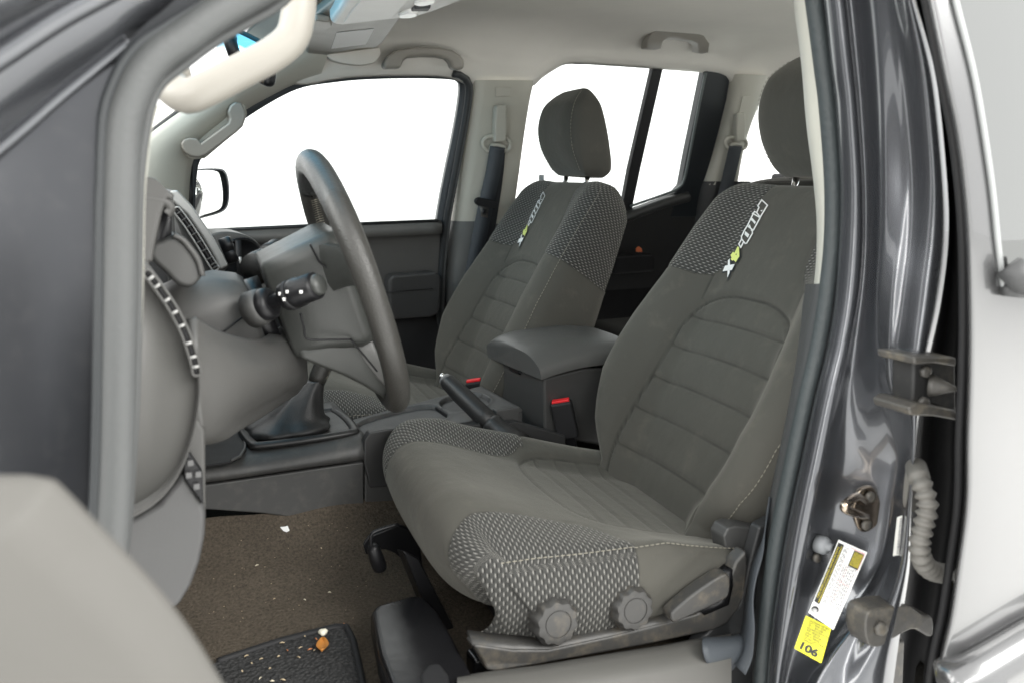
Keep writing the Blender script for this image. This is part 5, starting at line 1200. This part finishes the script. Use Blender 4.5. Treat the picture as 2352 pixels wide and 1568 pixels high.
for (u0, v0, u1, v1) in ((.03, .44, .97, .448), (.03, .94, .97, .948), (.03, .44, .036, .948), (.962, .44, .97, .948), (.03, .60, .745, .605), (.52, .44, .524, .94)): sheet('table_rule', q1, RINK, pl, u0, v0, u1, v1, .0019)
oc_ = quadpt(q1, .075, .17, .0018); nn = quadpt(q1, .075, .17, .01)-oc_
mk('wheel_emblem', lathe([(W1*.13, 0), (W1*.13, .0003)], oc_, nn, 28), BINK, pl); mk('wheel_emblem_disc', lathe([(W1*.095, 0), (W1*.095, .0003)], oc_+nn/np.linalg.norm(nn)*.0006-(quadpt(q1, .09, .17)-quadpt(q1, .075, .17)), nn, 28), simple('emblem_grey', (.4, .4, .4), .5), pl)
q2 = [U(1825, 1488, y=.69), U(1851, 1413, y=.70), U(1909, 1441, y=.675), U(1886, 1522, y=.665)]
yl = thing('caution_sticker', 'bright yellow cargo capacity sticker with 106 written by hand', 'sticker', q2[0])
sheet('sticker_sheet', q2, YEL, yl, 0, 0, 1, 1, .001)
# rotated frame: text lines run across (v) and stack downwards (-u)
W2 = np.linalg.norm(q2[3]-q2[0]); L2 = np.linalg.norm(q2[1]-q2[0])
for k, s_ in enumerate(('CAUTION: CARGO', 'CARRYING CAPA-', 'CITY REDUCED', 'MODIFICATIONS TO', 'THIS VEHICLE', 'HAVE REDUCED', 'THE ORIGINAL', 'CARGO CARRYING', 'CAPACITY BY')):
    on_text('caution_text', q2, s_, simple('ink_olive', (.28, .26, .02), .5), yl, .90-k*.072, .16+.02*k*0, (0, 1), L2*.072, .0016, .95, .0003)
on_text('handwritten_number', q2, '106', BINK, yl, .07, .08, (0, 1), L2*.30, .002, 1.25, .0006)
on_text('caution_text', q2, 'KILOGRAMS', simple('ink_olive2', (.28, .26, .02), .5), yl, .18, .62, (0, 1), L2*.055, .0016, .9)
bcs = [thing('barcode_label', 'narrow white barcode label beside the ribbed boot, %s' % t_, 'sticker', U(x, 1230, y=.66)) for x, t_ in ((2058, 'the left one'), (2080, 'the right one'))]
for o, (xa, xb), yy in zip(bcs, ((2058, 2072), (2080, 2092)), (.663, .659)):
    qb = [U(xa-8, 1275, y=yy), U(xa+2, 1186, y=yy), U(xb, 1182, y=yy-.003), U(xb-8, 1273, y=yy-.003)]
    sheet('label_sheet', qb, simple('label_cream', (.72, .72, .68), .5), o, 0, 0, 1, 1, .0008); lines('bars', qb, INK, o, .05, .45, .95, .9, 1, .0014, 8, 'u', .8)

# sill below the near seat
rows = []
for (x, yb, yt) in ((1050, 1640, 1556), (1120, 1640, 1545), (1240, 1640, 1530), (1400, 1640, 1503), (1520, 1640, 1484), (1600, 1640, 1468), (1680, 1640, 1455)):
    rows.append([tuple(U(x, yt-4, y=.85)), tuple(U(x, yt, y=.815)), tuple(U(x, yt+12, y=.80)), tuple(U(x, yt+60, y=.775)), tuple(U(x, yb+80, y=.74))])
mk('door_sill_trim', grid(rows), SILL, cab)
mk('pillar_base_trim', prism([U(x, y, y=.835) for x, y in ((1600, 1478), (1640, 1440), (1700, 1390), (1720, 1300), (1745, 1210), (1800, 1180), (1790, 1400), (1770, 1640), (1620, 1640))], (0, .02, 0)), plastic('base_trim_dark', (.03, .031, .032), .5), cab, bevel=.004)

# ------------------------------------------------------------------ near front (windshield) pillar jamb and seal
so = ycur([(640, -120), (471, 0), (392, 37), (317, 95), (288, 138), (260, 196), (247, 245), (242, 317), (239, 452), (238, 700), (237, 905), (232, 1180), (226, 1400), (222, 1700)])
# path centre-line of the seal
sc_pts = [(760, -130), (655, -60), (560, -6), (480, 42), (420, 86), (370, 120), (330, 165), (305, 215), (288, 265), (281, 320), (277, 452), (275, 620), (272, 800), (269, 950), (264, 1100), (256, 1230), (244, 1400), (236, 1600)]
SP = resample(spl([U(x, y, y=.70) for x, y in sc_pts], 160), 150)
mk('door_opening_seal', tube(SP, .0132, 18, up=(0, 1, 0)), SEAL, cab)
mk('seal_lip', tube([p+np.array([-.0125, -.004, .006]) if i < 60 else p+np.array([-.0135, -.004, 0]) for i, p in enumerate(SP)], .0042, 10, up=(0, 1, 0)), RUB, cab)
mk('seal_lip', tube([U(x, y, y=.715) for x, y in spl([(700, -60), (639, 10), (505, 87), (421, 148), (368, 192), (345, 240), (332, 300), (322, 380), (317, 452), (314, 620), (311, 800), (306, 950), (298, 1090), (290, 1200), (276, 1330)], 80)], .0045, 10, up=(0, 1, 0)), SEAL, cab)
mk('pillar_trim', tube([U(x, y, y=.735) for x, y in spl([(352, 240), (336, 300), (327, 380), (321, 452), (318, 620), (314, 760), (309, 880), (303, 960)], 60)], .004, 10, up=(0, 1, 0)), BEIGE, cab)
# painted jamb: creased sheet from the seal outwards and forwards
def jl(pts): return spl(pts, 60)
J = [jl([(760, -140), (560, -14), (470, 30), (390, 62), (335, 112), (298, 170), (280, 230), (268, 320), (262, 500), (258, 900), (250, 1250), (240, 1650)]),
     jl([(720, -150), (520, -14), (440, 24), (360, 60), (306, 108), (272, 166), (254, 228), (246, 320), (242, 500), (240, 900), (234, 1250), (226, 1650)]),
     jl([(640, -160), (480, -30), (400, 20), (330, 60), (285, 108), (240, 160), (200, 240), (170, 360), (150, 540), (150, 900), (150, 1250), (150, 1650)]),
     jl([(620, -170), (450, -40), (380, 8), (310, 52), (262, 92), (200, 142), (140, 196), (90, 300), (50, 540), (30, 900), (30, 1250), (30, 1650)])]
rows = [[U(x, y, y=.715) for x, y in J[0]], [U(x, y, y=.705) for x, y in J[1]], [U(x, y, y=.69) for x, y in J[2]], [U(x, y, y=.672) for x, y in J[3]]]
# lower cowl side panel (below the slanted crease)
low = [(286, 112), (250, 140), (180, 196), (100, 262), (0, 342), (-120, 440)]
inn = [(286, 120), (262, 190), (250, 240), (244, 330), (240, 600), (238, 900), (233, 1180), (226, 1650)]
rows = []
LL = spl([(300, 96), (230, 150), (140, 222), (40, 308), (-80, 405), (-200, 500)], 40); BB = [(230, 1650), (190, 1650), (120, 1650), (20, 1650), (-100, 1650), (-200, 1650)]
BBs = spl(BB, 40); II = spl(inn, 40)
# Coons-like patch: left column follows II near the seal, fanning out to the left
for i in range(40):
    t = i/39; r = []
    for j in range(30):
        s_ = j/29; a = np.array(II[j*39//29]); lft = np.array([-220+0*s_, 500+(1650-500)*s_]); tp_ = np.array(LL[i])
        b = np.array([a[0]+(-230-a[0])*t, 0]); y = tp_[1]+(a[1]-II[0][1])*(1650-tp_[1])/(1650-II[0][1])
        x = tp_[0]+(a[0]-II[0][0])*(1-t)
        r.append(U(x, y, y=.704+.018*t-.004*math.sin(t*math.pi)))
    rows.append(r)
mk('cowl_jamb', grid(rows), paint('graphite_cowl_shaded', (.016, .018, .023), .80, .05), cab)  # body paint copy, darkened; the door's dark reflection is put into the colour
# raised bright crease between cowl panel and windshield pillar
mk('pillar_crease', tube([U(x, y, y=.70+.015*k/39) for k, (x, y) in enumerate(LL)], .0042, 10, up=(0, 1, 0)), PAINTJ, cab)
def band(name, A, B, ya, yb, mat, bul=.004):
    rows = []
    for k in range(9):
        t = k/8; rows.append([U(a[0]*(1-t)+b[0]*t, a[1]*(1-t)+b[1]*t, y=(ya(i/39)*(1-t)+yb(i/39)*t)-bul*math.sin(math.pi*t)) for i, (a, b) in enumerate(zip(A, B))])
    return mk(name, grid(rows), mat, cab)
A1 = spl([(360, 66), (300, 92), (230, 146), (140, 218), (40, 304), (-80, 401), (-200, 496)], 40)
A2 = spl([(560, -160), (430, -110), (300, -34), (160, 42), (0, 150), (-120, 225), (-230, 290)], 40)
A3 = spl([(520, -190), (400, -140), (240, -36), (110, 36), (0, 104), (-120, 180), (-230, 246)], 40)
A4 = spl([(460, -230), (340, -180), (180, -70), (60, 10), (-40, 70), (-130, 130), (-230, 196)], 40)
A0 = spl([(760, -135), (640, -60), (480, 22), (400, 60), (330, 104), (300, 130), (288, 160)], 40)
band('windshield_pillar', spl([(780, -120), (650, -40), (480, 48), (380, 100), (310, 130), (180, 190), (-200, 492)], 40) if False else A1, A2, lambda s_: .70+.015*s_, lambda s_: .675-.01*s_, PAINTJ, .006)
band('windshield_pillar', spl([(800, -110), (680, -50), (560, 10), (460, 58), (400, 92), (340, 130), (300, 160)], 40), spl([(560, -160), (520, -130), (470, -80), (420, -20), (380, 20), (330, 60), (290, 100)], 40), lambda s_: .712, lambda s_: .66+.03*s_, PAINTJ, .0)
mk('pillar_crease', tube([U((a[0]+b[0])/2, (a[1]+b[1])/2, y=.668-.012*i/39) for i, (a, b) in enumerate(zip(A2, A3))], .0085, 12, up=(0, 1, 0)), PAINTJ, cab)
band('windshield_pillar', A3, A4, lambda s_: .666-.012*s_, lambda s_: .64-.02*s_, PAINTJ, .004)
band('fender_edge', A4, spl([(300, -330), (200, -260), (60, -150), (-60, -60), (-120, 0), (-190, 60), (-260, 130)], 40), lambda s_: .64-.02*s_, lambda s_: .62-.02*s_, PAINTJ, .004)

# ------------------------------------------------------------------ open driver's door, its inner panel cutting the lower left corner
od = thing('open_door', 'blurred grey inner panel of the open door in the lower left corner', 'door', (-.15, .42, .5))
dp = spl([(-260, 1110), (-60, 1098), (60, 1096), (118, 1099), (150, 1122), (230, 1205), (300, 1278), (380, 1368), (440, 1450), (490, 1530), (540, 1620), (580, 1760)], 60)
YD = .40
rows = []
for dy, ox, oz in ((.0, 0, 0), (-.003, -.002, -.002), (-.010, -.008, -.008), (-.02, -.02, -.016)):
    rows.append([U(x, y, y=YD)+np.array([ox, dy, oz]) for x, y in dp])
base = rows[-1]
for t in (.33, .66, 1.0): rows.append([p*(1-t)+np.array([-.30, YD-.03, .30])*t for p in base])
bk_ = [U(x, y, y=YD)+np.array([-.01, .04, -.01]) for x, y in dp]
mk('door_inner_panel', grid([bk_]+rows), plastic('door_panel_grey', (.082, .079, .072), .65), od)

mk('door_slab', prism([(-.14, .44, .05), (-.62, -.38, .05), (-.69, -.33, .05), (-.21, .50, .05)], (0, 0, .90)), plastic('door_slab_dark', (.05, .05, .05), .5), od, bevel=.02)
